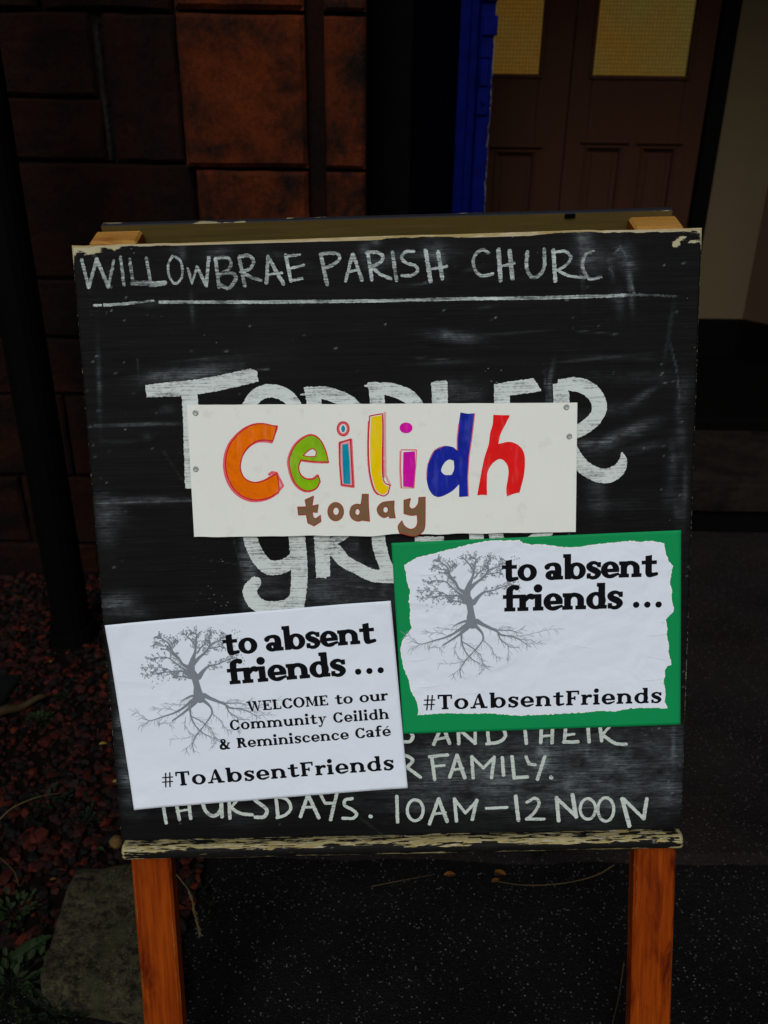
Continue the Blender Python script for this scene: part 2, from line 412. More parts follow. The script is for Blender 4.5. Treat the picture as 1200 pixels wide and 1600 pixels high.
M['concrete'] = stone_mat('worn_step_stone', (0.010, 0.0075, 0.006), (0.020, 0.015, 0.011), (0.004, 0.0034, 0.003), 0.45)
M['soil'] = plain('damp_soil', (0.0035, 0.0025, 0.0018), 0.95, 0, 0.5, 60)
def gravel_mat():
    t = NT('red_gravel')
    nd = t.attr('tint', 'Color')
    c = t.mix(1.0, nd, t.ramp(t.noise(220, 4, 0.7), 0.2, 0.8, (0.6, 0.6, 0.6), (1.3, 1.3, 1.3)), 'MULTIPLY')
    t.col(c); t.rough(0.8); t.spec(0.12); t.bump(t.noise(300, 4, 0.7), 0.5, 0.001); return t.m
M['gravel'] = gravel_mat()
def kerb_mat():
    t = NT('lichened_kerb_stone')
    a = t.noise(75, 7, 0.82); b = t.noise(14, 4, 0.6)
    c = t.mix(t.ramp(a, 0.42, 0.62), (0.006, 0.0055, 0.0038), (0.060, 0.053, 0.027))
    c = t.mix(t.ramp(b, 0.5, 0.7), c, (0.030, 0.032, 0.014))
    sp = t.ramp(t.vor(260), 0.16, 0.24, (1, 1, 1), (0, 0, 0))
    c = t.mix(t.math('MULTIPLY', sp, t.ramp(t.noise(30, 3), 0.5, 0.65)), c, (0.13, 0.115, 0.06))
    t.col(c); t.rough(0.95); t.spec(0.1); t.bump(t.math('ADD', a, t.math('MULTIPLY', t.noise(260, 3, 0.7), 0.4)), 1.0, 0.005); return t.m
M['kerb'] = kerb_mat()
def leaf_mat(name, c, tr=0.0):
    t = NT(name)
    t.col(t.mix(t.noise(120, 4), tuple(v*0.6 for v in c), tuple(v*1.25 for v in c))); t.rough(0.7); t.spec(0.15); return t.m
M['weed'] = leaf_mat('weed_green', (0.0065, 0.0155, 0.0022))
M['weed_dark'] = leaf_mat('dark_weed_green', (0.0030, 0.0068, 0.0014))
M['yellow_leaf'] = leaf_mat('fallen_yellow_leaf', (0.20, 0.145, 0.03))
M['orange_leaf'] = leaf_mat('fallen_orange_leaf', (0.10, 0.036, 0.005))
M['straw'] = leaf_mat('dry_straw', (0.060, 0.041, 0.016))
M['moss_wood'] = leaf_mat('mossy_stick', (0.022, 0.013, 0.003))
M['slab'] = plain('damp_slate', (0.004, 0.0045, 0.0045), 0.7, 0, 0.4, 40)

# ------------------------------------------------------------------ flat shapes -> meshes (marching squares)
class Raster:
    """signed field, negative inside; units: millimetres in a 2-D frame"""
    def __init__(s, x0, y0, x1, y1, cell):
        s.c = cell; s.x0, s.y0 = x0, y0
        s.nx = int((x1-x0)/cell)+2; s.ny = int((y1-y0)/cell)+2
        s.f = np.full((s.ny, s.nx), 9.0)
        s.X = x0+np.arange(s.nx)*cell; s.Y = y0+np.arange(s.ny)*cell
    def win(s, x0, y0, x1, y1, pad=None):
        pad = s.c*3 if pad is None else pad
        i0 = max(0, int((x0-pad-s.x0)/s.c)); i1 = min(s.nx, int((x1+pad-s.x0)/s.c)+2)
        j0 = max(0, int((y0-pad-s.y0)/s.c)); j1 = min(s.ny, int((y1+pad-s.y0)/s.c)+2)
        if i1 <= i0 or j1 <= j0: return None
        return slice(j0, j1), slice(i0, i1), s.X[None, i0:i1], s.Y[j0:j1, None]
    def put(s, w, d, op):
        a = s.f[w[0], w[1]]
        s.f[w[0], w[1]] = np.minimum(a, d) if op == '+' else np.maximum(a, -d)
    def seg(s, p, q, r0, r1=None, op='+'):
        r1 = r0 if r1 is None else r1; m = max(r0, r1)
        w = s.win(min(p[0], q[0])-m, min(p[1], q[1])-m, max(p[0], q[0])+m, max(p[1], q[1])+m)
        if w is None: return
        X, Y = w[2], w[3]; dx, dy = q[0]-p[0], q[1]-p[1]; L = dx*dx+dy*dy+1e-9
        t = np.clip(((X-p[0])*dx+(Y-p[1])*dy)/L, 0, 1)
        s.put(w, np.hypot(X-p[0]-t*dx, Y-p[1]-t*dy)-(r0+(r1-r0)*t), op)
    def poly(s, P, op='+', grow=0.0):
        P = np.array(P, float); lo = P.min(0); hi = P.max(0); g = abs(grow)
        w = s.win(lo[0]-g, lo[1]-g, hi[0]+g, hi[1]+g)
        if w is None: return
        X = w[2]+0*w[3]; Y = w[3]+0*w[2]
        d = np.full(X.shape, 1e9); inside = np.zeros(X.shape, bool); n = len(P)
        for i in range(n):
            a, b = P[i], P[(i+1) % n]; e = b-a; L = e@e+1e-12
            t = np.clip(((X-a[0])*e[0]+(Y-a[1])*e[1])/L, 0, 1)
            d = np.minimum(d, np.hypot(X-a[0]-t*e[0], Y-a[1]-t*e[1]))
            if abs(e[1]) > 1e-12:
                cr = ((a[1] > Y) != (b[1] > Y)) & (X < e[0]*(Y-a[1])/e[1]+a[0]); inside ^= cr
        s.put(w, np.where(inside, -d, d)-grow, op)
    def rough(s, amp, scale, seed=0):
        r = np.random.default_rng(seed); n = max(2, int(s.nx*s.c/scale)+3); m = max(2, int(s.ny*s.c/scale)+3)
        g = r.standard_normal((m, n))
        gx = np.linspace(0, n-1.001, s.nx); gy = np.linspace(0, m-1.001, s.ny)
        ix = gx.astype(int); iy = gy.astype(int); fx = gx-ix; fy = (gy-iy)[:, None]
        a = g[np.ix_(iy, ix)]*(1-fx)+g[np.ix_(iy, ix+1)]*fx; b = g[np.ix_(iy+1, ix)]*(1-fx)+g[np.ix_(iy+1, ix+1)]*fx
        s.f += (a*(1-fy)+b*fy)*amp
    def mesh(s, run=10):
        f = s.f; ins = f < 0
        n4 = ins[:-1, :-1].astype(int)+ins[:-1, 1:]+ins[1:, 1:]+ins[1:, :-1]
        V = []; Fc = []
        full = n4 == 4
        for j in range(full.shape[0]):
            row = full[j]
            if not row.any(): continue
            d = np.diff(np.concatenate(([0], row.view(np.int8), [0]))); st = np.where(d == 1)[0]; en = np.where(d == -1)[0]
            y0, y1 = s.Y[j], s.Y[j+1]
            for a, b in zip(st, en):
                while a < b:
                    e = min(b, a+run); k = len(V)
                    V += [(s.X[a], y0), (s.X[e], y0), (s.X[e], y1), (s.X[a], y1)]; Fc.append((k, k+1, k+2, k+3)); a = e
        js, is_ = np.where((n4 > 0) & (n4 < 4))
        for j, i in zip(js.tolist(), is_.tolist()):
            c = [(i, j), (i+1, j), (i+1, j+1), (i, j+1)]; vals = [f[y, x] for x, y in c]; P = []
            for k in range(4):
                a = vals[k]; b = vals[(k+1) % 4]; (xa, ya), (xb, yb) = c[k], c[(k+1) % 4]
                if a < 0: P.append((s.X[xa], s.Y[ya]))
                if (a < 0) != (b < 0):
                    t = a/(a-b); P.append((s.X[xa]+(s.X[xb]-s.X[xa])*t, s.Y[ya]+(s.Y[yb]-s.Y[ya])*t))
            if len(P) > 2:
                k = len(V); V += P; Fc.append(tuple(range(k, k+len(P))))
        return V, Fc

def catmull(P, n=8):
    P = [np.array(p, float) for p in P]
    if len(P) < 3: return P
    Q = [2*P[0]-P[1]]+P+[2*P[-1]-P[-2]]; out = []
    for i in range(1, len(Q)-2):
        for k in range(n):
            t = k/n
            out.append(0.5*((2*Q[i])+(-Q[i-1]+Q[i+1])*t+(2*Q[i-1]-5*Q[i]+4*Q[i+1]-Q[i+2])*t*t+(-Q[i-1]+3*Q[i]-3*Q[i+1]+Q[i+2])*t**3))
    out.append(P[-1]); return out
def closed_curve(P, n=5):
    P = [np.array(p, float) for p in P]; m = len(P); out = []
    for i in range(m):
        a, b, c, d = P[i-1], P[i], P[(i+1) % m], P[(i+2) % m]
        for k in range(n):
            t = k/n; out.append(0.5*((2*b)+(-a+c)*t+(2*a-5*b+4*c-d)*t*t+(-a+3*b-3*c+d)*t**3))
    return out

# ------------------------------------------------------------------ slab-serif alphabet (unit = x-height)
def glyphs(s, t, k, e, wd=1.0, cap=1.42, asc=1.52):
    G = {}
    def box(x0, y0, x1, y1): return ('box', x0, y0, x1, y1)
    def ring(cx, cy, rx, ry, ss=s, tt=t): return ('ring', cx, cy, rx, ry, ss, tt)
    def cur(P): return ('cur', P)
    h = s/2; q = t/2
    W = 0.95*wd
    G['o'] = ([ring(0.52*wd, 0.5, 0.52*wd, 0.53)], 1.04*wd)
    G['.'] = ([('cur', [(0.17, 0.17, 0.2), (0.171, 0.17, 0.2)])], 0.42)
    def foot(x): return box(x-h-e, 0, x+h+e, k)
    def nn(x, x2, top=1.0):
        cx = (x+x2)/2; rx = (x2-x)/2+h
        return [('arch', cx, 0.55, rx, 0.47, s, t*1.15), box(x2-h, 0, x2+h, 0.56)]
    x = h+e*0.8; x2 = x+0.62*wd+h*0.3
    G['n'] = ([box(x-h, 0, x+h, 1), box(x-h-e*0.8, 1-k, x, 1), foot(x), foot(x2)]+nn(x, x2), x2+h+e)
    G['h'] = ([box(x-h, 0, x+h, asc), box(x-h-e*0.8, asc-k, x, asc), foot(x), foot(x2)]+nn(x, x2), x2+h+e)
    x3 = x2+(x2-x)
    G['m'] = ([box(x-h, 0, x+h, 1), box(x-h-e*0.8, 1-k, x, 1), foot(x), foot(x2), foot(x3)]+nn(x, x2)+nn(x2, x3), x3+h+e)
    G['r'] = ([box(x-h, 0, x+h, 1), box(x-h-e*0.8, 1-k, x, 1), box(x-h-e, 0, x+h+e*1.2, k),
               cur([(x+h*0.4, 0.62, q*1.2), (x+h+0.12, 0.84, q*1.3), (x+h+0.27, 0.88, q*1.5), (x+h+0.36, 0.84, h*0.85)])], x+h+0.42)
    G['i'] = ([box(x-h, 0, x+h, 1), box(x-h-e*0.8, 1-k, x, 1), foot(x), cur([(x-0.01, 1.34, h*1.25), (x, 1.34, h*1.25)])], x+h+e)
    G['l'] = ([box(x-h, 0, x+h, asc), box(x-h-e*0.8, asc-k, x, asc), foot(x)], x+h+e)
    ru = 0.47*wd
    xx = 0.98*wd-h-0.02
    G['u'] = ([box(x-h, 0.4, x+h, 1), box(x-h-e*0.8, 1-k, x, 1), box(x2-h, 0, x2+h, 1), box(x2-h-e*0.7, 1-k, x2, 1), box(x2, 0, x2+h+e, k),
               ('cup', (x+x2)/2, 0.45, (x2-x)/2+h, 0.47, s, t*1.15)], x2+h+e)
    G['b'] = ([ring(x+0.46*wd, 0.5, 0.50*wd, 0.53), ('cutbox', -1, 0, x-h, 2), box(x-h, 0.0, x+h, asc), box(x-h-e*0.8, asc-k, x, asc)], x+0.96*wd)
    G['d'] = ([ring(0.50*wd, 0.5, 0.50*wd, 0.53), box(xx-h, 0, xx+h, asc), box(xx-h-e*0.8, asc-k, xx, asc), box(xx, 0, xx+h+e*0.9, k)], xx+h+e*0.9)
    G['e'] = ([ring(0.49*wd, 0.5, 0.49*wd, 0.53), box(0.1, 0.46-q, 0.49*wd*2-q*0.8, 0.46+q), ('cutbox', 0.52*wd, 0.22, 1.2*wd, 0.46-q),
               cur([(0.52*wd, 0.03+q*0.7, q*1.1), (0.75*wd, 0.07+q, q*0.9), (0.91*wd, 0.2+q*0.3, q*0.75)])], 0.97*wd)
    G['c'] = ([ring(0.48*wd, 0.5, 0.48*wd, 0.53), ('cutbox', 0.62*wd, 0.2, 1.3*wd, 0.78),
               cur([(0.74*wd, 0.80, q), (0.77*wd, 0.74, h*0.85)]), cur([(0.5*wd, 0.03+q, q), (0.74*wd, 0.08+q, q*0.9), (0.88*wd, 0.24, q*0.7)])], 0.92*wd)
    G['a'] = ([ring(0.36*wd, 0.29, 0.36*wd, 0.31, s*0.92, t), cur([(0.10*wd, 0.80, h*0.85), (0.2*wd, 0.91, q*1.1), (0.42*wd, 0.96, q), (0.6*wd, 0.88, h*0.8), (0.68*wd, 0.7, h), (0.68*wd, 0.2, h)]),
               box(0.68*wd-h, 0.0, 0.68*wd+h, 0.6), box(0.68*wd, 0, 0.68*wd+h+e, k)], 0.68*wd+h+e)
    G['s'] = ([cur([(0.70*wd, 0.80, q*0.9), (0.52*wd, 0.955, q*0.9), (0.32*wd, 0.95, q*1.1), (0.17*wd, 0.78, h*0.85), (0.26*wd, 0.62, h*0.95), (0.52*wd, 0.47, h), (0.66*wd, 0.30, h*0.9), (0.54*wd, 0.09, q*1.15), (0.34*wd, 0.045, q*1.0), (0.12*wd, 0.16, q*0.9)]),
               box(0.70*wd-q, 0.68, 0.70*wd+q*1.1, 1.0), box(0.05*wd, 0.0, 0.05*wd+t*1.1, 0.33)], 0.80*wd)
    xt = 0.20*wd+h
    G['t'] = ([('poly', [(xt-h, 0.9), (xt-h, 1.28), (xt+h, 1.34), (xt+h, 0.9)]), box(xt-h, 0.22, xt+h, 1), box(0, 1-k, xt+h+0.26*wd, 1),
               cur([(xt, 0.3, h), (xt+0.04, 0.14, h*0.9), (xt+0.2*wd, 0.06+q*0.5, q*1.2), (xt+0.42*wd, 0.16, q)])], xt+0.46*wd)
    xf = 0.17*wd+h
    G['f'] = ([box(xf-h, 0, xf+h, 1.15), box(xf-h-e, 0, xf+h+e*1.2, k), box(0, 1-k, xf+h+0.25*wd, 1),
               cur([(xf, 1.1, h), (xf+0.03, 1.3, h*0.95), (xf+0.2*wd, 1.46, q*1.2), (xf+0.38*wd, 1.42, h*0.8)])], xf+h+0.24*wd)
    G['y'] = ([('poly', [(0.10, 1), (0.10+s*1.15, 1), (0.60, 0.02), (0.40, 0.02)]), ('poly', [(0.80*wd+q, 1), (0.80*wd-t*0.3, 1), (0.44, 0.05), (0.52, 0.0)]),
               cur([(0.50, 0.1, q), (0.38, -0.25, q), (0.2, -0.38, q*1.1), (0.1, -0.33, h*0.8)]), box(0, 1-k, 0.42, 1), box(0.62*wd, 1-k, 0.98*wd, 1)], 0.98*wd)
    c_ = cap
    G['é'] = (G['e'][0]+[('poly', [(0.42*wd, 1.13), (0.66*wd, 1.42), (0.80*wd, 1.36), (0.52*wd, 1.12)])], G['e'][1])
    xc = h+e
    G['T'] = ([box(0.60-h, 0, 0.60+h, c_), box(0.60-h-e, 0, 0.60+h+e, k), box(0, c_-k, 1.2, c_), box(0, c_-0.42, k*0.8, c_), box(1.2-k*0.8, c_-0.42, 1.2, c_)], 1.2)
    G['F'] = ([box(xc-h, 0, xc+h, c_), box(0, 0, xc+h+e, k), box(0, c_-k, 1.08, c_), box(1.08-k*0.8, c_-0.40, 1.08, c_), box(xc, 0.68-q, 0.74, 0.68+q), box(0.74-q, 0.50, 0.74+q*0.6, 0.88)], 1.10)
    G['E'] = ([box(xc-h, 0, xc+h, c_), box(0, 0, 1.1, k), box(0, c_-k, 1.08, c_), box(1.08-k*0.8, c_-0.38, 1.08, c_), box(1.1-k*0.8, 0, 1.1, 0.38), box(xc, 0.70-q, 0.74, 0.70+q), box(0.74-q, 0.52, 0.74+q*0.6, 0.88)], 1.16)
    G['L'] = ([box(xc-h, 0, xc+h, c_), box(0, 0, 1.05, k), box(0, c_-k, xc+h+e, c_), box(1.05-k*0.8, 0, 1.05, 0.42)], 1.10)
    G['O'] = ([ring(0.72, c_/2, 0.72, c_/2+0.03, s*1.05, t)], 1.44)
    G['C'] = ([ring(0.68, c_/2, 0.68, c_/2+0.03, s*1.05, t), ('cutbox', 0.86, 0.40, 1.6, c_-0.36), box(1.16-q, c_-0.46, 1.16+q*0.7, c_), cur([(0.9, 0.05, q), (1.1, 0.16, q*0.9), (1.24, 0.36, q*0.7)])], 1.30)
    G['A'] = ([('poly', [(0.70, c_), (0.84, c_), (1.26, 0.02), (1.26-s*1.12, 0.02), (0.62, c_-0.3)]), ('poly', [(0.74, c_), (0.62, c_-0.12), (0.15, 0.02), (0.15+t*1.1, 0.02)]),
               box(0.34, 0.42-q, 1.0, 0.42+q), box(0, 0, 0.46, k), box(0.86, 0, 1.44, k)], 1.44)
    G['W'] = ([('poly', [(0.12, c_), (0.12+s*1.1, c_), (0.72, 0), (0.54, 0)]), ('poly', [(0.72, 0), (0.60, 0), (0.94, c_), (1.02, c_)]),
               ('poly', [(0.82, c_), (0.82+s*1.1, c_), (1.40, 0), (1.24, 0)]), ('poly', [(1.40, 0), (1.30, 0), (1.66, c_), (1.74, c_)]),
               box(0, c_-k, 0.5, c_), box(0.72, c_-k, 1.2, c_), box(1.48, c_-k, 1.9, c_)], 1.9)
    G['M'] = ([box(0.15, 0, 0.15+t*1.1, c_), ('poly', [(0.15, c_), (0.15+s*1.15, c_), (0.94, 0.1), (0.76, 0.1)]), ('poly', [(1.36, c_), (1.24, c_), (0.78, 0.1), (0.88, 0.1)]),
               box(1.33-h, 0, 1.33+h, c_), box(0, 0, 0.42, k), box(0, c_-k, 0.36, c_), box(1.33-h-e, 0, 1.33+h+e, k), box(1.3, c_-k, 1.33+h+e, c_)], 1.33+h+e+0.02)
    G['R'] = ([box(xc-h, 0, xc+h, c_), box(0, 0, xc+h+e, k), box(0, c_-k, 0.7, c_), ring(0.66, 1.04, 0.42, c_-1.04+0.0, s*1.0, t), ('keep_below', 0), cur([(0.62, 0.68, h*0.9), (0.86, 0.5, h), (0.98, 0.2, h), (1.12, 0.06+q*0.5, q), (1.26, 0.16, q*0.7)]), box(xc, 0.66-q, 0.66, 0.66+q)], 1.28)
    G['#'] = ([('poly', [(0.30, -0.05), (0.42, -0.05), (0.56, 1.42), (0.44, 1.42)]), ('poly', [(0.66, -0.05), (0.78, -0.05), (0.92, 1.42), (0.80, 1.42)]),
               box(0.1, 0.44, 1.04, 0.44+0.12), box(0.16, 0.88, 1.10, 1.0)], 1.14)
    G['&'] = ([cur([(1.24, 0.80, q), (1.04, 0.42, q*1.2), (0.78, 0.1, h*0.8), (0.46, 0.04, h*0.8), (0.2, 0.18, h), (0.22, 0.48, h), (0.5, 0.72, h*0.9), (0.76, 0.98, h*0.8), (0.74, 1.24, h*0.7), (0.54, 1.36, q), (0.34, 1.22, h*0.8), (0.42, 0.95, h), (0.72, 0.5, h), (1.02, 0.14, h), (1.3, 0.06, q)]), box(1.04, 0.76, 1.44, 0.76+k*0.8)], 1.46)
    return G
HEAVY = glyphs(0.40, 0.225, 0.235, 0.115, 1.16, 1.5, 1.56)
BOOK = glyphs(0.335, 0.17, 0.17, 0.11, 1.14, 1.42, 1.48)

def draw_text(rs, G, text, x0, y0, x1, size, space=0.55, gap=0.06):
    """text from x0 to x1 on baseline y0 in the raster's own frame (mm); size = x-height in mm"""
    adv = 0.0; pos = []
    for ch in text:
        if ch == ' ': adv += space; continue
        pos.append((ch, adv)); adv += G[ch][1]+gap
    adv -= gap; sx = (x1-x0)/adv; sy = size
    for ch, a in pos:
        ops = G[ch][0]; wch = G[ch][1]
        loc = Raster(x0+(a-0.3)*sx, y0-0.55*sy, x0+(a+wch+0.3)*sx, y0+1.75*sy, rs.c)
        # align local grid with the main grid
        i0 = int(round((loc.x0-rs.x0)/rs.c)); j0 = int(round((loc.y0-rs.y0)/rs.c))
        loc.x0 = rs.x0+i0*rs.c; loc.y0 = rs.y0+j0*rs.c
        loc.X = loc.x0+np.arange(loc.nx)*loc.c; loc.Y = loc.y0+np.arange(loc.ny)*loc.c
        T = lambda p: (x0+(a+p[0])*sx, y0+p[1]*sy)
        X = (loc.X[None, :]-x0)/sx-a; Y = (loc.Y[:, None]-y0)/sy
        f = loc.f
        for op in ops:
            if op[0] == 'box':
                _, a0, b0, a1, b1 = op
                d = np.maximum(np.maximum(a0-X, X-a1)*sx, np.maximum(b0-Y, Y-b1)*sy); f = np.minimum(f, d)
            elif op[0] == 'cutbox':
                _, a0, b0, a1, b1 = op
                d = np.maximum(np.maximum(a0-X, X-a1)*sx, np.maximum(b0-Y, Y-b1)*sy); f = np.maximum(f, -d)
            elif op[0] in ('ring', 'arch', 'cup'):
                _, cx, cy, rx, ry, ss, tt = op
                o = (np.sqrt(((X-cx)/rx)**2+((Y-cy)/ry)**2)-1)*min(rx*sx, ry*sy)
                irx, iry = max(rx-ss, 0.04), max(ry-tt, 0.04)
                i = (np.sqrt(((X-cx)/irx)**2+((Y-cy)/iry)**2)-1)*min(irx*sx, iry*sy)
                d = np.maximum(o, -i)
                if op[0] == 'arch': d = np.maximum(d, (cy-Y)*sy)
                if op[0] == 'cup': d = np.maximum(d, (Y-cy)*sy)
                f = np.minimum(f, d)
            elif op[0] == 'cur':
                loc.f = f; P = catmull([(p[0], p[1], p[2]) for p in op[1]], 6)
                for u, v in zip(P[:-1], P[1:]):
                    m = (sx+sy)/2; loc.seg(T(u), T(v), u[2]*m, v[2]*m)
                f = loc.f
            elif op[0] == 'poly':
                loc.f = f; loc.poly([T(p) for p in op[1]]); f = loc.f
        jj = slice(max(0, j0), min(rs.ny, j0+loc.ny)); ii = slice(max(0, i0), min(rs.nx, i0+loc.nx))
        sub = f[jj.start-j0:jj.stop-j0, ii.start-i0:ii.stop-i0]
        rs.f[jj, ii] = np.minimum(rs.f[jj, ii], sub)

# ------------------------------------------------------------------ the board's own frame (x right, y into the board, z up along it)
BU = np.array([0.99922497, 0.00772284, 0.03859804]); BD = np.array([0.03926398, -0.26507974, -0.96342673]); BN = np.array([0.00279117, 0.96419557, -0.26517752])
BC = np.array([0.01036664, 0.75762187, CAMH-0.39700537])
FOOT = 0.7297; HW, HH = 0.305, 0.3148
BO = BC+BD*FOOT
def frame(o, xa, ya, za):
    return Matrix([[xa[i], ya[i], za[i], o[i]] for i in range(3)]+[[0, 0, 0, 1]])
BM = frame(BO, BU, BN, -BD)
def B(px, py, off=0.0):         # pixel -> (u, v) on the face of the board, v from its centre
    d = ray(px, py); o = BC+BN*off
    p = CAM+d*(((o-CAM) @ BN)/(d @ BN))
    q = p-BC
    return (q @ BU, -(q @ BD))
PXM = 0.64/1000                  # a photo pixel on the board in metres (about)

# =================================================================== SETTING
g = MB(); g.add([(-30, -12, 0), (30, -12, 0), (30, 40, 0), (-30, 40, 0)], [(0, 1, 2, 3)])
tag(g.build('ground', M['asphalt']), kind='structure')
# raised older asphalt behind a ragged lip
LIPY = on_z(700, 1346)[1]
def ragged(x): return LIPY+0.008*mnoise.noise(Vector((x*6, 0.3, 0)))+0.004*mnoise.noise(Vector((x*25, 1.3, 0)))
xs = np.linspace(-0.30, 3.0, 240); V = []; Fc = []
for x in xs:
    y = ragged(x); V += [(x, y, 0.001), (x, y+0.003, 0.010), (x, y+0.012, 0.015), (x, 2.345, 0.015)]
for i in range(len(xs)-1):
    for k in range(3): Fc.append((i*4+k, (i+1)*4+k, (i+1)*4+k+1, i*4+k+1))
tag(mesh('path', V, Fc, M['asphalt2']), kind='structure')
# gravel bed soil
V = []; Fc = []; nx, ny = 60, 50
def bedz(x, y): return 0.010+0.006*mnoise.noise(Vector((x*5, y*5, 2)))
BX0, BX1, BY0, BY1 = -3.2, -0.29, 0.80, 1.99
for j in range(ny):
    for i in range(nx):
        x = BX0+(BX1-BX0)*i/(nx-1); y = BY0+(BY1-BY0)*j/(ny-1); e = min(1, (y-BY0)/0.05, (BX1-x)/0.03)
        V.append((x, y, 0.002+bedz(x, y)*max(0, e)))
Fc = [(j*nx+i, j*nx+i+1, (j+1)*nx+i+1, (j+1)*nx+i) for j in range(ny-1) for i in range(nx-1)]
tag(mesh('soil', V, Fc, M['soil']), kind='structure')

# ---- sandstone wall
WY = 1.95
def stone_block(x0, x1, z0, z1, y, mat, parent, depth=0.09, rough=0.006, nx=5, nz=4, bev=0.008, name='sandstone_block', chip=1.0):
    V = []; Fc = []
    sd_ = random.random()*100
    W_, H_ = x1-x0, z1-z0
    us = [0, bev/W_]+list(np.linspace(bev/W_, 1-bev/W_, nx)[1:-1])+[1-bev/W_, 1]
    vs_ = [0, bev/H_]+list(np.linspace(bev/H_, 1-bev/H_, nz)[1:-1])+[1-bev/H_, 1]
    nu, nv = len(us), len(vs_)
    for b, v in enumerate(vs_):
        for a, u in enumerate(us):
            ed = a in (0, nu-1) or b in (0, nv-1)
            x = x0+W_*u; z = z0+H_*v
            d = rough*mnoise.noise(Vector((x*9, sd_, z*9)))*1.6+rough*0.6*mnoise.noise(Vector((x*30, sd_, z*30)))
            jx = 0.003*mnoise.noise(Vector((x*20, sd_+5, z*20)))*chip; jz = 0.003*mnoise.noise(Vector((x*20, sd_+9, z*20)))*chip
            V.append((x+jx, y+d+(bev if ed else 0), z+jz))
    for b in range(nv-1):
        for a in range(nu-1): Fc.append((b*nu+a, b*nu+a+1, (b+1)*nu+a+1, (b+1)*nu+a))
    # sides going back
    loop = [a for a in range(nu)]+[b*nu+nu-1 for b in range(1, nv)]+[(nv-1)*nu+a for a in range(nu-2, -1, -1)]+[b*nu for b in range(nv-2, 0, -1)]
    k = len(V)
    for i in loop: V.append((V[i][0], y+depth, V[i][2]))
    m = len(loop)
    for i in range(m): Fc.append((loop[i], k+i, k+(i+1) % m, loop[(i+1) % m]))
    return mesh(name, V, Fc, mat, parent)
def wx(px, py, Y=WY): return on_y(px, py, Y)[0]
def wz(px, py, Y=WY): return on_y(px, py, Y)[2]
wall = empty('sandstone_wall', loc=(-1.0, WY+0.08, 0))
tag(wall, 'sooty dark red sandstone wall of squared blocks left of the church doorway', 'wall')
wl_off = -np.array(wall.location)
def wchild(o): o.matrix_parent_inverse = Matrix.Translation(-Vector(wall.location)); return o
QX0 = wx(283, 150)
g = MB(); g.box(-4.0, wx(572, 200), WY+0.017, WY+0.35, 0, 3.2)
wchild(g.build('mortar_bed', M['mortar'], wall))
zr = [wz(100, p) for p in (-420, -130, 17, 253, 436, 528, 618, 745, 850, 960)]+[-0.02]
J = 0.004
xj = wx(157, 130)
def rowblocks(z1, z0, xs_):
    for a, b in zip(xs_[:-1], xs_[1:]):
        wchild(stone_block(a+J, b-J, z0+J*0.8, z1-J*0.8, WY, M['stone_dark'], wall, depth=0.05, rough=0.007, nx=10, nz=7, bev=0.006, chip=1.6))
L0 = -3.4
rowblocks(zr[0]+0.3, zr[0], [L0, -2.6, -1.9, -1.3, -0.75, QX0])
rowblocks(zr[0], zr[1], [L0, -2.8, -2.2, -1.6, -1.0, QX0])
rowblocks(zr[1], zr[2], [L0, -2.5, -1.9, -1.25, wx(60, 0), QX0])
zm = wz(80, 152)
rowblocks(zr[2], zm, [L0, -2.7, -2.0, -1.45, xj-0.008]); rowblocks(zm, zr[3], [L0, -2.4, -1.8, -1.2, xj-0.002])
rowblocks(zr[2], zr[3], [xj+0.012, QX0])
rowblocks(zr[3], zr[4], [L0, -2.7, -2.0, -1.3, QX0+0.016])
rowblocks(zr[4], zr[5], [L0, -2.5, -1.8, wx(-60, 480), wx(330, 480), QX0+0.12])
rowblocks(zr[5], zr[6], [L0, -2.4, -1.9, wx(-180, 570), wx(250, 570), QX0+0.1])
rowblocks(zr[6], zr[7], [L0, -2.5, -2.0, -1.35, wx(107, 680), wx(300, 680), QX0+0.1])
rowblocks(zr[7], zr[8], [L0, -2.7, -2.1, -1.5, wx(40, 800), wx(260, 800), QX0+0.1])
rowblocks(zr[8], zr[9], [L0, -2.5, -1.8, -1.1, wx(160, 900), wx(330, 900), QX0+0.1])
rowblocks(zr[9], zr[10], [L0, -2.7, -1.9, -1.2, wx(60, 1000), wx(280, 1000), QX0+0.1])
# pale lime mortar left showing in two joints
def mort(x0, x1, z0, z1):
    V = []; n = 60
    for i in range(n+1):
        t = i/n; z = z0+(z1-z0)*t; nz_ = lambda k: 0.0035*mnoise.noise(Vector((z*28, k, 0)))+0.002*mnoise.noise(Vector((z*110, k, 3)))
        V += [(x0+nz_(1), WY+0.020, z), (x0+(x1-x0)*0.35+nz_(2), WY+0.006+nz_(5), z), (x0+(x1-x0)*0.7+nz_(3), WY+0.006+nz_(6), z), (x1+nz_(4), WY+0.020, z)]
    wchild(mesh('mortar_joint', V, [(4*i+k, 4*i+k+1, 4*i+k+5, 4*i+k+4) for i in range(n) for k in range(3)], M['mortar_pale'], wall))
mort(xj-0.010, xj+0.012, zr[3]+0.004, zr[2]-0.02)
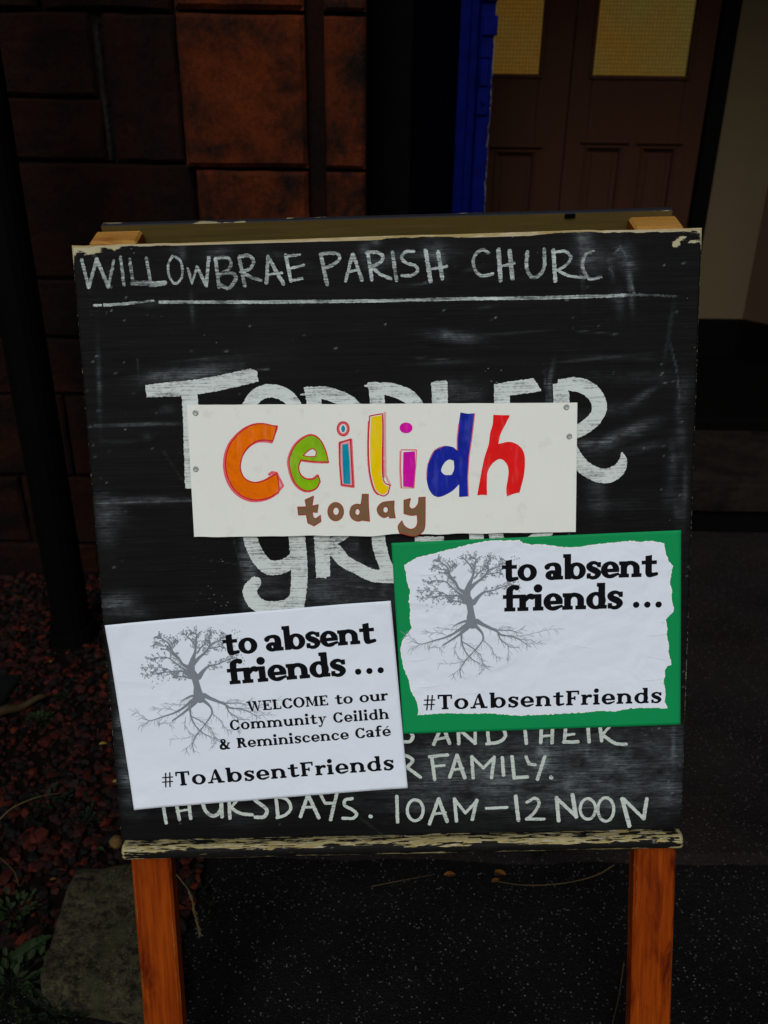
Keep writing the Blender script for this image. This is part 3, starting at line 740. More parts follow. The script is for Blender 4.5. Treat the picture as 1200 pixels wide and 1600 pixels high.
# quoins: smooth orange dressed blocks, with a groove and a narrow return
qa, qb, qc, qd = wx(283, 150, WY-0.025), wx(478, 150, WY-0.025), wx(508, 150, WY-0.01), wx(571, 150, WY-0.01)
zq = [wz(420, p, WY-0.025) for p in (-230, 18, 265)]
zq = [zq[0]+0.34]+zq; 
while zq[-1] > 0.06: zq.append(max(-0.02, zq[-1]-random.choice((0.30, 0.34))))
for i in range(len(zq)-1):
    sh = 0.016 if i % 2 else 0.0
    wchild(stone_block(qa+(0.018 if i >= 3 else 0), qb, zq[i+1]+0.004, zq[i]-0.004, WY-0.025, M['stone_red'], wall, depth=0.10, rough=0.003, nx=9, nz=8, bev=0.009, name='quoin_block', chip=0.7))
    wchild(stone_block(qc, qd, zq[i+1]+0.004, zq[i]-0.004, WY-0.010, M['stone_red'], wall, depth=0.09, rough=0.002, nx=5, nz=8, bev=0.006, name='quoin_return', chip=0.5))
g = MB(); g.box(qb+0.001, qc-0.001, WY+0.004, WY+0.03, 0, 3.2)
wchild(g.build('quoin_groove', M['groove'], wall))

# ---- right jamb wall, beyond the picture's edge, and the lintel over the opening
XR = 1.55
jr = empty('doorway_jamb', loc=(XR+0.6, WY+0.1, 0)); tag(jr, 'dark sandstone jamb closing the doorway on its far right side', 'wall')
def jchild(o): o.matrix_parent_inverse = Matrix.Translation(-Vector(jr.location)); return o
g = MB(); g.box(XR+0.02, 4.5, WY+0.03, WY+0.35, 0, 3.2); jchild(g.build('mortar_bed', M['mortar'], jr))
z = 3.15
while z > 0:
    z0 = max(-0.02, z-0.33); xx = XR
    while xx < 4.3:
        x1 = xx+random.uniform(0.35, 0.7); jchild(stone_block(xx, x1-0.012, z0+0.006, z-0.006, WY, M['stone_dark'], jr, depth=0.05)); xx = x1
    z = z0
# ---- lobby behind the opening
DY = 3.60
XL = wx(572, 200)
FZ = on_y(1125, 557, DY)[2]
print('floor z', FZ, 'opening left x', XL)
lob = empty('entrance_lobby', loc=(0.7, DY, 0)); tag(lob, 'shadowy church entrance lobby with cream walls above a black skirting', 'porch')
def lchild(o): o.matrix_parent_inverse = Matrix.Translation(-Vector(lob.location)); return o
CX0 = on_y(1108, 300, DY)[0]; CXc = on_y(1166, 450, DY)[0]
g = MB(); g.box(CX0, CXc, DY-0.02, DY+0.1, 0, 2.7); lchild(g.build('cream_wall', M['cream'], lob))
# splayed side wall coming towards the camera
sx1, sy1 = CXc+0.62, DY-0.02-0.95
def slab(p, q, z0, z1, th, mat, name, off=0.0):
    p = np.array(p); q = np.array(q); d = (q-p)/np.linalg.norm(q-p); n = np.array([d[1], -d[0]])
    if n[0] < 0: n = -n
    a = p-n*off; b = q-n*off; c = q+n*th; e = p+n*th
    V = [(*a, z0), (*b, z0), (*c, z0), (*e, z0), (*a, z1), (*b, z1), (*c, z1), (*e, z1)]
    m = MB(); m.add(V, [(0, 1, 2, 3), (4, 5, 6, 7), (0, 1, 5, 4), (1, 2, 6, 5), (2, 3, 7, 6), (3, 0, 4, 7)])
    return lchild(m.build(name, mat, lob))
slab((CXc, DY-0.02), (sx1, sy1), 0, 2.7, 0.1, M['tan'], 'splayed_wall')
skz = on_y(1125, 496, DY)[2]
g = MB(); g.box(CX0+0.01, CXc-0.002, DY-0.045, DY-0.021, FZ, skz, 0.003); lchild(g.build('skirting', M['skirting'], lob))
slab((CXc-0.004, DY-0.02), (sx1, sy1), FZ, skz, -0.001, M['skirting'], 'skirting', 0.024)
g = MB(); g.box(sx1, XR+0.5, WY+0.36, sy1+0.05, 0, 2.7); lchild(g.build('side_wall', M['tan'], lob))
g = MB(); g.box(XL-0.2, XL, WY+0.36, DY+0.1, 0, 2.7); lchild(g.build('dark_side_wall', M['soot_and_shade'], lob))
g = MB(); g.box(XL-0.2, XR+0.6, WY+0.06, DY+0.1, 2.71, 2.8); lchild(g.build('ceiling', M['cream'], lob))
g = MB(); g.box(XL+0.003, XL+0.10, WY+0.20, WY+0.35, 0.16, 2.7, 0.004); lchild(g.build('door_jamb', M['soot_and_shade'], lob))
g = MB(); g.box(XL-0.05, XR+0.6, DY+0.1, DY+0.2, 0, 2.8); lchild(g.build('back_wall', M['soot_and_shade'], lob))
g = MB(); g.box(-4.0, 4.5, WY+0.02, WY+0.33, 3.21, 3.9, 0.01); lt = g.build('stone_lintel', M['stone_dark']); tag(lt, 'dark stone band running over the wall and the doorway', 'lintel')
g = MB(); g.box(XL-0.1, XR+0.1, WY+0.05, WY+0.30, 2.62, 3.205); lchild(g.build('lintel_panel', M['soot_and_shade'], lob))
# steps
SYF = on_z(1150, 836, 0.015)[1]; STZ = on_y(1150, 757, SYF)[2]; SBZ = on_y(1150, 803, SYF)[2]
print('step', SYF, STZ, SBZ)
st = empty('stone_step', loc=(0.8, SYF, 0)); tag(st, 'worn grey stone doorstep with a dark riser in front of the lobby', 'step')
def schild(o): o.matrix_parent_inverse = Matrix.Translation(-Vector(st.location)); return o
g = MB(); g.box(XL+0.004, 2.6, SYF+0.02, 3.05, 0.0, SBZ-0.001); schild(g.build('riser', M['soot_and_shade'], st))
schild(stone_block(XL+0.004, 1.32, SBZ, STZ, SYF, M['concrete'], st, depth=0.02, rough=0.003, nx=18, nz=3, name='tread_edge'))
schild(stone_block(1.325, 2.6, SBZ, STZ, SYF, M['concrete'], st, depth=0.02, rough=0.003, nx=12, nz=3, name='tread_edge'))
g = MB(); g.box(XL+0.004, 2.6, SYF+0.012, 3.06, SBZ+0.004, STZ-0.004); schild(g.build('tread', M['concrete'], st))
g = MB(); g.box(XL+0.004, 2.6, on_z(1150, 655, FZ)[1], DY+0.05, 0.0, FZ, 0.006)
f2 = g.build('lobby_floor', M['soot_and_shade']); tag(f2, kind='structure')

# ---- inner brown double door
def door_leaf(x0, x1, gl, panels, label, frame_side=None):
    r = empty('inner_door', loc=((x0+x1)/2, DY, FZ)); tag(r, label, 'door')
    inv = Matrix.Translation(-Vector(r.location))
    def part(m, name, mat, par=r):
        o = m.build(name, mat, par); 
        if par is r: o.matrix_parent_inverse = inv
        return o
    top = 2.25; y0, y1 = DY, DY+0.04
    gx0, gx1, gz0, gz1 = gl
    m = MB(); m.box(x0, gx0, y0, y1, FZ+0.01, top, 0.002); part(m, 'stile', M['browndoor'])
    m = MB(); m.box(gx1, x1, y0, y1, FZ+0.01, top, 0.002); part(m, 'stile', M['browndoor'])
    pz1 = panels[0][3]; pz0 = panels[0][2]
    m = MB(); m.box(gx0+0.001, gx1-0.001, y0, y1, pz1, gz0, 0.001); part(m, 'rail', M['browndoor'])
    m = MB(); m.box(gx0+0.001, gx1-0.001, y0, y1, FZ+0.01, pz0, 0.001); part(m, 'rail', M['browndoor'])
    m = MB(); m.box(gx0+0.001, gx1-0.001, y0, y1, gz1, top, 0.001); part(m, 'rail', M['browndoor'])
    m = MB(); m.box(gx0, gx1, y0+0.018, y0+0.024, gz0, gz1); part(m, 'glass_pane', M['amber'])
    def bead(a0, a1, b0, b1, w=0.016):
        m = MB()
        for (c0, c1, d0, d1) in ((a0, a1, b1-w, b1), (a0, a1, b0, b0+w), (a0, a0+w, b0+w, b1-w), (a1-w, a1, b0+w, b1-w)):
            m.box(c0, c1, y0-0.007, y0+0.017, d0, d1, 0.004)
        part(m, 'beading', M['browndoor'])
    bead(gx0-0.016, gx1+0.016, gz0-0.016, gz1+0.016)
    ps = sorted(panels)
    for i, (a0, a1, b0, b1) in enumerate(ps):
        m = MB(); m.box(a0, a1, y0+0.016, y1, b0, b1); m.box(a0+0.03, a1-0.03, y0+0.010, y0+0.0155, b0+0.03, b1-0.03, 0.003); part(m, 'panel', M['browndoor'])
        # moulding with a drip bead over it
        m = MB(); w = 0.011
        for (c0, c1, d0, d1) in ((a0, a1, b1-w, b1), (a0, a0+w, b0, b1-w), (a1-w, a1, b0, b1-w)): m.box(c0, c1, y0-0.004, y0+0.0155, d0, d1, 0.003)
        m.box(a0-0.022, a1+0.022, y0-0.012, y0-0.0005, b1+0.006, b1+0.018, 0.004)
        part(m, 'moulding', M['browndoor'])
    for (p, q) in zip(ps[:-1], ps[1:]):
        m = MB(); m.box(p[1]+0.0005, q[0]-0.0005, y0+0.0005, y1, p[2], p[3], 0.001); part(m, 'muntin', M['browndoor'])
    return r
def D(px, py): p = on_y(px, py, DY); return p[0], p[2]
jx = D(879, 260)[0]
gr0, gz = D(926, 117); gr1 = D(1073, 117)[0]; gl1 = D(842, 120)[0]
px_top = D(990, 228)[1]
RX1 = D(1082, 300)[0]
door_leaf(jx+0.0015, RX1, (gr0, gr1, gz, 2.08), [(D(913, 240)[0], D(972, 240)[0], FZ+0.22, px_top), (D(1001, 240)[0], D(1056, 240)[0], FZ+0.22, px_top)],
          'right leaf of the brown inner double door with amber glass and two lower panels')
wlf = RX1-jx
gl0 = gl1-(gr1-gr0)
door_leaf(jx-wlf, jx-0.0015, (gl0, gl1, gz, 2.08), [(gl0+0.0, gl0+(gl1-gl0)*0.42, FZ+0.22, px_top-0.02), (gl0+(gl1-gl0)*0.58, D(838, 240)[0], FZ+0.22, px_top-0.02)],
          'left leaf of the brown inner double door partly hidden by the blue door')
g = MB(); g.box(RX1+0.002, CX0-0.001, DY-0.03, DY+0.08, FZ, 2.3, 0.004); lchild(g.build('door_frame', M['skirting'], lob))
g = MB(); g.box(XL+0.001, CX0, DY-0.028, DY+0.08, 2.305, 2.7, 0.004); lchild(g.build('overdoor_panel', M['soot_and_shade'], lob))
g = MB(); g.box(XL+0.001, jx-wlf-0.002, DY-0.03, DY+0.08, FZ, 2.3, 0.004); lchild(g.build('door_frame', M['skirting'], lob))

# ---- blue outer door folded back
BYD = 2.72
def bx(px, py): return on_y(px, py, BYD)[0]
bd = empty('blue_door', loc=(bx(735, 200), BYD, STZ)); tag(bd, 'chipped bright blue outer door folded open in front of the brown doors', 'door')
def bchild(o): o.matrix_parent_inverse = Matrix.Translation(-Vector(bd.location)); return o
b0, b1, b2, b3 = bx(707, 170), bx(728, 170), bx(744, 170), bx(767, 170)
def blue_piece(name, x0, x1, y0, y1, z0, z1, nz=60, chip=0.0):
    V = []; Fc = []; wv = []
    for i in range(nz+1):
        z = z0+(z1-z0)*i/nz; c = chip*(max(0, mnoise.noise(Vector((z*31, x1, 0))))*0.009+max(0, mnoise.noise(Vector((z*90, x1, 4))))*0.004)
        V += [(x0, y0+0.002, z), (x0+0.003, y0, z), (x1-0.004-c, y0, z), (x1-c, y0+0.003, z), (x1-c*0.4, y1, z), (x0, y1, z)]
        wv += [0, 0, 0.25*chip, 0.62*chip, 0.3*chip, 0]
    for i in range(nz):
        for k in range(6): Fc.append((i*6+k, i*6+(k+1) % 6, (i+1)*6+(k+1) % 6, (i+1)*6+k))
    Fc += [tuple(range(5, -1, -1)), tuple(range(nz*6, nz*6+6))]
    o = bchild(mesh(name, V, Fc, M['bluedoor'], bd))
    a = o.data.attributes.new('wear', 'FLOAT', 'POINT'); a.data.foreach_set('value', wv); return o
zt, zb = 2.55, STZ+0.01
blue_piece('folded_leaf', b0, b1+0.004, BYD+0.012, BYD+0.05, zb, zt)
blue_piece('rebate', b1+0.0045, b2-0.0005, BYD+0.026, BYD+0.05, zb, zt)
blue_piece('closing_stile', b2, b3, BYD, BYD+0.05, zb, zt, 160, 1.0)
def lockbit(py0, py1, dx0, dx1, dy, name):
    z1, z0 = on_y(750, py0, BYD)[2], on_y(750, py1, BYD)[2]
    m = MB(); m.box(b2+dx0, b2+dx1, BYD-dy, BYD-0.0005, z0, z1, 0.0025); o = bchild(m.build(name, M['bluedoor'], bd))
    a = o.data.attributes.new('wear', 'FLOAT', 'POINT'); a.data.foreach_set('value', [0.27]*len(o.data.vertices)); return o
lockbit(-10, 2, 0.0, 0.045, 0.010, 'hinge_plate')
lockbit(24, 56, 0.006, 0.048, 0.008, 'lock_plate'); lockbit(60, 91, 0.004, 0.036, 0.006, 'lock_plate')
lockbit(93, 135, 0.004, 0.030, 0.012, 'latch'); lockbit(137, 180, 0.0, 0.034, 0.008, 'lock_plate')
m = MB(); zc = on_y(750, 158, BYD)[2]; xc_ = b2+0.018
m.tube([(xc_-0.007, BYD-0.012, zc+0.006), (xc_-0.003, BYD-0.014, zc-0.006), (xc_+0.006, BYD-0.014, zc-0.004)], 0.0025); bchild(m.build('catch', M['bluedoor'], bd, True))
# dark leaf running back from the jamb to the blue edge
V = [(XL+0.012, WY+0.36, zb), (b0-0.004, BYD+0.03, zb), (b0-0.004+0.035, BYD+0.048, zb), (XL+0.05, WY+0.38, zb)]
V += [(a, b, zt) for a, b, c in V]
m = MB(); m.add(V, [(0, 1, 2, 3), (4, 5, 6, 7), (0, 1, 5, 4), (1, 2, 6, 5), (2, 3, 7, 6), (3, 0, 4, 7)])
o = m.build('dark_door_leaf', M['blue_in_shade']); tag(o, 'dark unlit door leaf hinged at the stone jamb beside the blue edge', 'door')

# ---- black iron post in front of the wall
p0 = on_z(108, 1018, 0.0); rp = 0.041
m = MB(); n = 16
pts = [(p0[0], p0[1]+rp, -0.01), (p0[0], p0[1]+rp, 2.6)]
for zz in (0, 2.6):
    for k in range(n): m.V.append((p0[0]+rp*math.cos(2*math.pi*k/n), p0[1]+rp+rp*math.sin(2*math.pi*k/n), zz))
m.F = [(k, (k+1) % n, n+(k+1) % n, n+k) for k in range(n)]+[tuple(range(n-1, -1, -1)), tuple(range(n, 2*n))]
post = m.build('iron_post', M['black_iron'], None, False)
tag(post, 'black iron post standing in the red gravel at the left', 'post')
m = MB(); 
for k in range(n): m.V.append((p0[0]+(rp+0.012)*math.cos(2*math.pi*k/n), p0[1]+rp+(rp+0.012)*math.sin(2*math.pi*k/n), 0))
for k in range(n): m.V.append((p0[0]+(rp+0.008)*math.cos(2*math.pi*k/n), p0[1]+rp+(rp+0.008)*math.sin(2*math.pi*k/n), 0.05))
m.F = [(k, (k+1) % n, n+(k+1) % n, n+k) for k in range(n)]+[tuple(range(n-1, -1, -1)), tuple(range(n, 2*n))]
m.build('collar', M['black_iron'], post)

# ---- kerb stone
KZ = 0.045
kp = [on_z(a, b, KZ) for a, b in ((118, 1357), (160, 1350), (205, 1345), (262, 1346), (270, 1480), (276, 1560), (217, 1566), (130, 1553), (62, 1535), (70, 1490), (83, 1455), (98, 1408))]
import bmesh
bm = bmesh.new()
poly2 = closed_curve([(p[0], p[1]) for p in kp], 2)
top = [bm.verts.new((p[0], p[1], KZ-0.006)) for p in poly2]; bot = [bm.verts.new((p[0]+0.004*(1 if p[0] > -0.4 else -1), p[1]-0.002, 0.0)) for p in poly2]
cen = np.mean([p for p in poly2], 0)
inn = [bm.verts.new((p[0]+(cen[0]-p[0])*0.07, p[1]+(cen[1]-p[1])*0.07, KZ)) for p in poly2]
n = len(top)
for i in range(n):
    bm.faces.new((top[i], top[(i+1) % n], bot[(i+1) % n], bot[i])); bm.faces.new((inn[i], inn[(i+1) % n], top[(i+1) % n], top[i]))
bm.faces.new(inn); 
bmesh.ops.triangulate(bm, faces=[f for f in bm.faces if len(f.verts) > 4])
bmesh.ops.subdivide_edges(bm, edges=bm.edges[:], cuts=2, use_grid_fill=True)
for v in bm.verts:
    if v.co.z > 0.01: v.co += Vector((mnoise.noise(v.co*40)*0.003, mnoise.noise(v.co*40+Vector((9, 0, 0)))*0.003, mnoise.noise(v.co*22)*0.006))
bmesh.ops.recalc_face_normals(bm, faces=bm.faces)
me = bpy.data.meshes.new('kerb_stone'); bm.to_mesh(me); bm.free(); me.materials.append(M['kerb'])
me.polygons.foreach_set('use_smooth', [True]*len(me.polygons))
o = link(bpy.data.objects.new('kerb_stone', me)); tag(o, 'rough lichened grey kerb stone at the corner of the gravel bed behind the left leg', 'kerb stone')
kpoly = np.array(poly2)
def in_poly(x, y, P):
    c = False; n = len(P)
    for i in range(n):
        a, b = P[i], P[(i+1) % n]
        if (a[1] > y) != (b[1] > y) and x < (b[0]-a[0])*(y-a[1])/(b[1]-a[1])+a[0]: c = not c
    return c

# ---- red gravel
bm = bmesh.new(); bmesh.ops.create_icosphere(bm, subdivisions=1, radius=1.0)
icoV = np.array([v.co[:] for v in bm.verts]); icoF = np.array([[v.index for v in f.verts] for f in bm.faces]); bm.free()
pal = np.array([(0.062, 0.0080, 0.0035), (0.036, 0.0055, 0.003), (0.095, 0.0125, 0.005), (0.020, 0.0045, 0.003), (0.009, 0.0045, 0.0032), (0.004, 0.0032, 0.003), (0.042, 0.011, 0.006), (0.016, 0.010, 0.007)])
pw = np.array([0.17, 0.17, 0.10, 0.18, 0.16, 0.12, 0.06, 0.04])
AV, AF, AC = [], [], []; cnt = 0
def add_stone(x, y, z, s, col):
    global cnt
    P = icoV*(1+0.28*rng.standard_normal((12, 1)).clip(-1.2, 1.2))
    P = P*np.array([1, rng.uniform(0.6, 1.0), rng.uniform(0.35, 0.65)])*s
    a = rng.uniform(0, 6.28); b = rng.normal(0, 0.45); ca, sa, cb, sb = math.cos(a), math.sin(a), math.cos(b), math.sin(b)
    Rm = np.array([[ca, -sa, 0], [sa, ca, 0], [0, 0, 1]]) @ np.array([[1, 0, 0], [0, cb, -sb], [0, sb, cb]])
    AV.append(P @ Rm.T+np.array([x, y, z])); AF.append(icoF+cnt); AC.append(np.tile(np.append(col, 1.0), (12, 1))); cnt += 12
N = 0
while N < 11000:
    x = -0.29-abs(rng.random())**1.25*1.5; y = rng.uniform(0.81, 1.93)
    if rng.random() > 1.25-abs(x+0.6)*0.6 and x < -1.0: continue
    dk = in_poly(x, y, kpoly)
    if dk: continue
    if math.hypot(x-p0[0], y-p0[1]-rp) < rp+0.02: continue
    s = rng.uniform(0.004, 0.0105) if rng.random() < 0.85 else rng.uniform(0.009, 0.0145)
    clump = mnoise.noise(Vector((x*7, y*7, 0)))
    ci = rng.choice(len(pal), p=pw)
    if clump < -0.25 and rng.random() < 0.6: ci = rng.choice([3, 4, 5])
    add_stone(x, y, bedz(x, y)+s*0.25+rng.random()*0.006, s, pal[ci]*rng.uniform(0.35, 0.9)*0.62); N += 1
AV = np.concatenate(AV); AF = np.concatenate(AF); AC = np.concatenate(AC)
o = mesh('red_gravel', AV, AF, M['gravel']); a = o.data.color_attributes.new('tint', 'FLOAT_COLOR', 'POINT'); a.data.foreach_set('color', AC.ravel())
tag(o, 'red and dark stone chippings in the bed below the wall', 'gravel', kind='stuff')

# ---- little things on the ground
def leafshape(bm_, base, d, up, L, W, fold=0.25, bend=0.2, n=5):
    d = Vector(d).normalized(); side = d.cross(Vector(up)).normalized(); nrm = side.cross(d).normalized(); V = []
    for i in range(n+1):
        t = i/n; ww = W*math.sin(math.pi*min(0.97, t*0.9+0.06))**0.8*0.5; c = Vector(base)+d*(L*t)-nrm*(bend*L*t*t)
        V += [c-side*ww+nrm*fold*ww, c, c+side*ww+nrm*fold*ww]
    bm_.add([tuple(v) for v in V], [(i*3+k, i*3+k+1, i*3+k+4, i*3+k+3) for i in range(n) for k in (0, 1)])
def weed(px, py, size, nl, label, mat, z=0.012, spread=1.0, wl_=0.5, group=None):
    p = on_z(px, py, z); r = random.Random(int(px*7+py)); m = MB(); sm = MB()
    for i in range(int(nl*1.6)):
        a = r.uniform(0, 6.28); el = r.uniform(0.15, 1.1); d = Vector((math.cos(a)*math.cos(el), math.sin(a)*math.cos(el), math.sin(el)))
        rr = size*r.uniform(0.15, 0.9)*spread; b = Vector(p)+Vector((math.cos(a)*rr, math.sin(a)*rr, 0.003+size*0.35*r.random()))
        leafshape(m, b, d, (0, 0, 1), size*r.uniform(0.16, 0.34), size*wl_*r.uniform(0.2, 0.36))
        if i % 3 == 0: sm.tube([tuple(p), tuple((Vector(p)+b)/2+Vector((0, 0, size*0.15))), tuple(b)], size*0.012, 4)
    e = empty('weed', loc=tuple(p)); tag(e, label, 'weed', group); inv = Matrix.Translation(-Vector(e.location))
    o1 = m.build('foliage', mat, e, fix=False); o1.matrix_parent_inverse = inv
    o2 = sm.build('stem', M['weed_dark'], e, fix=False); o2.matrix_parent_inverse = inv
weed(62, 1130, 0.030, 46, 'small bushy green weed in the gravel left of the lower poster', M['weed'])
weed(98, 1092, 0.020, 26, 'tiny green weed between the gravel and the board edge', M['weed_dark'])
weed(75, 1262, 0.040, 50, 'dark green weed in the gravel beside the dry grass blade', M['weed_dark'])
weed(140, 1285, 0.034, 40, 'dark green weed in the gravel just left of the chalk ledge', M['weed_dark'])
weed(22, 1432, 0.040, 46, 'green weed at the left edge above the kerb stone', M['weed'])
weed(20, 1550, 0.055, 60, 'leafy weed at the bottom left corner of the gravel bed', M['weed'], spread=1.2)
weed(85, 1590, 0.050, 44, 'low weed on the asphalt in front of the kerb stone', M['weed_dark'], z=0.002)
weed(310, 1400, 0.030, 26, 'straggly weed in the crack right of the left leg', M['weed_dark'], z=0.004)
weed(318, 1440, 0.018, 14, 'little weed lower down beside the left leg', M['weed'], z=0.004)
weed(322, 1310, 0.02, 10, 'small weed at the lip of the path under the ledge', M['weed_dark'], z=0.016)
weed(842, 1338, 0.022, 14, 'mossy tuft on the path lip under the ledge', M['weed_dark'], z=0.016)
# fern-like leaf
p = on_z(15, 1502, 0.02); q = on_z(62, 1472, 0.035)
m = MB(); a, b = Vector(p), Vector(q)
for i in range(9):
    t = i/8; c = a.lerp(b, t); L_ = 0.022*(1-0.75*abs(t-0.35))
    for s_ in (-1, 1):
        d = (b-a).normalized()*0.7+Vector((0.35*s_, -0.75*s_, 0.15)); leafshape(m, c, d, (0, 0, 1), L_, 0.009)
leafshape(m, b, b-a, (0, 0, 1), 0.018, 0.010); m.tube([tuple(a), tuple(b)], 0.0012, 4)
o = m.build('fern_leaf', M['weed'], fix=False); tag(o, 'lobed green leaf reaching over the gravel beside the kerb stone', 'leaf')
def fallen(px, py, L, mat, label, z=0.028, ang=0.5, name='fallen_leaf', W=None):
    p = on_z(px, py, z); m = MB(); leafshape(m, p, (math.cos(ang), math.sin(ang), 0.1), (0.1, -0.3, 1), L, W or L*0.42, 0.5, 0.5)
    o = m.build(name, mat, fix=False); tag(o, label, 'leaf'); return o
fallen(155, 1163, 0.014, M['yellow_leaf'], 'small pale yellow leaf on the gravel beside the lower poster')
fallen(176, 1222, 0.013, M['yellow_leaf'], 'small olive yellow leaf half hidden at the board edge')
fallen(79, 1035, 0.013, M['yellow_leaf'], 'dull yellow leaf on the gravel near the iron post', z=0.02, ang=2)
fallen(160, 1036, 0.013, M['weed'], 'bright green fallen leaf against the board edge', z=0.03)
fallen(162, 1329, 0.018, M['weed'], 'green leaf above the kerb stone left of the ledge', z=0.04, ang=2.6)
fallen(78, 1375, 0.010, M['orange_leaf'], 'tiny orange leaf among the gravel above the kerb stone')
fallen(694, 1367, 0.020, M['orange_leaf'], 'small orange leaf in the crack at the foot of the path lip', z=0.006, ang=0.2)
fallen(790, 1367, 0.022, M['orange_leaf'], 'orange brown leaf in the crack nearer the right leg', z=0.006, ang=2.6)
fallen(768, 1378, 0.018, M['orange_leaf'], 'pale orange leaf lying just below the other one in the crack', z=0.004, ang=0.4)
fallen(620, 1385, 0.012, M['weed'], 'small grey green leaf in the crack beneath the ledge', z=0.004, ang=1.4)
fallen(815, 1365, 0.008, M['straw'], 'dry pale petal scrap in the crack by the orange leaves', z=0.006, ang=1.4)
def blade(pts, rad, label, mat, z=0.03, name='dry_stalk'):
    P = [on_z(a, b, c) for a, b, c in pts]; C_ = catmull(P, 6); m = MB(); n = len(C_)
    m.tube([tuple(p) for p in C_], [rad*(1-0.6*i/n) for i in range(n)], 5); o = m.build(name, mat, None, True); tag(o, label, 'grass'); return o
blade([(-6, 1286, 0.03), (20, 1262, 0.045), (60, 1245, 0.05), (97, 1239, 0.035)], 0.0016, 'long dry grass blade arching over the red gravel', M['straw'])
blade([(0, 1340, 0.03), (22, 1362, 0.04), (30, 1385, 0.03), (38, 1372, 0.03)], 0.0007, 'thin dry stem lying in the gravel left of the kerb stone', M['straw'])
blade([(960, 1351, 0.02), (930, 1368, 0.008), (880, 1380, 0.006), (820, 1383, 0.006), (770, 1376, 0.006)], 0.0012, 'curved dry grass stalk lying in the crack near the right leg', M['straw'])
blade([(580, 1385, 0.006), (630, 1375, 0.008), (680, 1366, 0.008)], 0.0008, 'thin dry stalk leading to the orange leaf in the crack', M['straw'])
blade([(975, 1500, 0.004), (968, 1550, 0.004), (957, 1600, 0.004)], 0.0012, 'pale thin stalk on the asphalt left of the right leg', M['straw'])
# seeding grass ear behind the left leg
P = [on_z(a, b, c) for a, b, c in ((272, 1362, 0.10), (285, 1378, 0.09), (297, 1396, 0.075), (304, 1425, 0.06), (312, 1458, 0.045))]
m = MB(); C_ = [Vector(p) for p in catmull(P, 8)]; m.tube([tuple(p) for p in C_], 0.0009, 5)
for i in range(14, len(C_)):
    for k in range(3):
        d = (C_[i]-C_[i-1]).normalized()+Vector((random.uniform(-.5, .5), random.uniform(-.5, .5), random.uniform(-.3, .3))); leafshape(m, C_[i], d, (0.1, -0.8, 0.6), 0.006, 0.0018)
o = m.build('grass_ear', M['straw'], None, fix=False); tag(o, 'drooping ear of dry seeding grass just right of the left leg', 'grass')
# mossy stick, slate and small stone at the left
a = on_z(-10, 1118, 0.025); b = on_z(72, 1088, 0.03); m = MB()
C_ = [tuple(np.array(a)*(1-t)+np.array(b)*t+np.array([0, 0, 0.004*math.sin(t*9)])) for t in np.linspace(0, 1, 12)]
m.tube(C_, [0.011-0.0055*t for t in np.linspace(0, 1, 12)], 8); o = m.build('mossy_stick', M['moss_wood'], None, True); tag(o, 'brown mossy stick lying on the gravel at the left edge', 'stick')
a = on_z(-40, 1112, 0.02); b = on_z(36, 1058, 0.02); m = MB(); m.box(a[0]-0.05, b[0], a[1], b[1], 0.0, 0.030, 0.004)
o = m.build('slate_piece', M['slab'], None); tag(o, 'flat dark piece of slate behind the mossy stick', 'slate')
p = on_z(181, 1312, 0.045); bm = bmesh.new(); bmesh.ops.create_icosphere(bm, subdivisions=3, radius=0.0105)
for v in bm.verts: v.co *= 1+0.15*mnoise.noise(v.co*120)
bmesh.ops.translate(bm, verts=bm.verts, vec=(p[0], p[1], 0.040)); me = bpy.data.meshes.new('pebble'); bm.to_mesh(me); bm.free()
me.materials.append(plain('ochre_pebble', (0.07, 0.042, 0.012), 0.9, 0, 0.5, 200)); o = link(bpy.data.objects.new('pebble', me)); tag(o, 'round ochre pebble peeping out beside the end of the chalk ledge', 'pebble')

# =================================================================== THE A-BOARD
sb = empty('sandwich_board', BM)
tag(sb, 'black chalkboard pavement sign with peeling edges on orange varnished wooden legs', 'sandwich board')
def bv(u, v, y=0.0): return (u, y, v+FOOT)
# front panel: painted face as a fine grid with dust and wear painted per vertex
NX, NZ = 360, 372
bev = 0.0022
topb = 0.0022
xs = np.concatenate(([-HW], np.linspace(-HW+bev, HW-bev, NX), [HW])); zs = np.concatenate(([-HH], np.linspace(-HH+bev, HH-topb, NZ), [HH]))
XX, ZZ = np.meshgrid(xs, zs); YY = np.zeros_like(XX)
YY[:, 0] = bev; YY[:, -1] = bev; YY[0, :] = bev; YY[-1, :] = topb
rngn = np.random.default_rng(3)
jag = np.cumsum(rngn.standard_normal(XX.shape[1]))*0.00025; jag -= np.linspace(jag[0], jag[-1], len(jag)); jag = np.clip(jag, -0.0012, 0.0012)
ZZ[-1, :] += jag*0.8; ZZ[-2, :] += jag
V = np.stack([XX, YY, ZZ+FOOT], -1).reshape(-1, 3)
ncol = XX.shape[1]; nrow = XX.shape[0]
idx = np.arange(nrow*ncol).reshape(nrow, ncol)
Fq = np.stack([idx[:-1, :-1], idx[:-1, 1:], idx[1:, 1:], idx[1:, :-1]], -1).reshape(-1, 4).tolist()
k = len(V); TH = 0.012
V = V.tolist()+[(-HW, TH, -HH+FOOT), (HW, TH, -HH+FOOT), (HW, TH, HH+FOOT), (-HW, TH, HH+FOOT)]
nq = len(Fq)
bot = idx[0, :].tolist(); topr = idx[-1, :].tolist(); lef = idx[:, 0].tolist(); rig = idx[:, -1].tolist()
Fe = [tuple(bot[::-1]+[k, k+1]), tuple(topr+[k+2, k+3]), tuple(lef+[k+3, k]), tuple(rig[::-1]+[k+1, k+2]), (k+1, k, k+3, k+2)]
panel = mesh('front_panel', V, Fq+Fe, M['board'], sb)
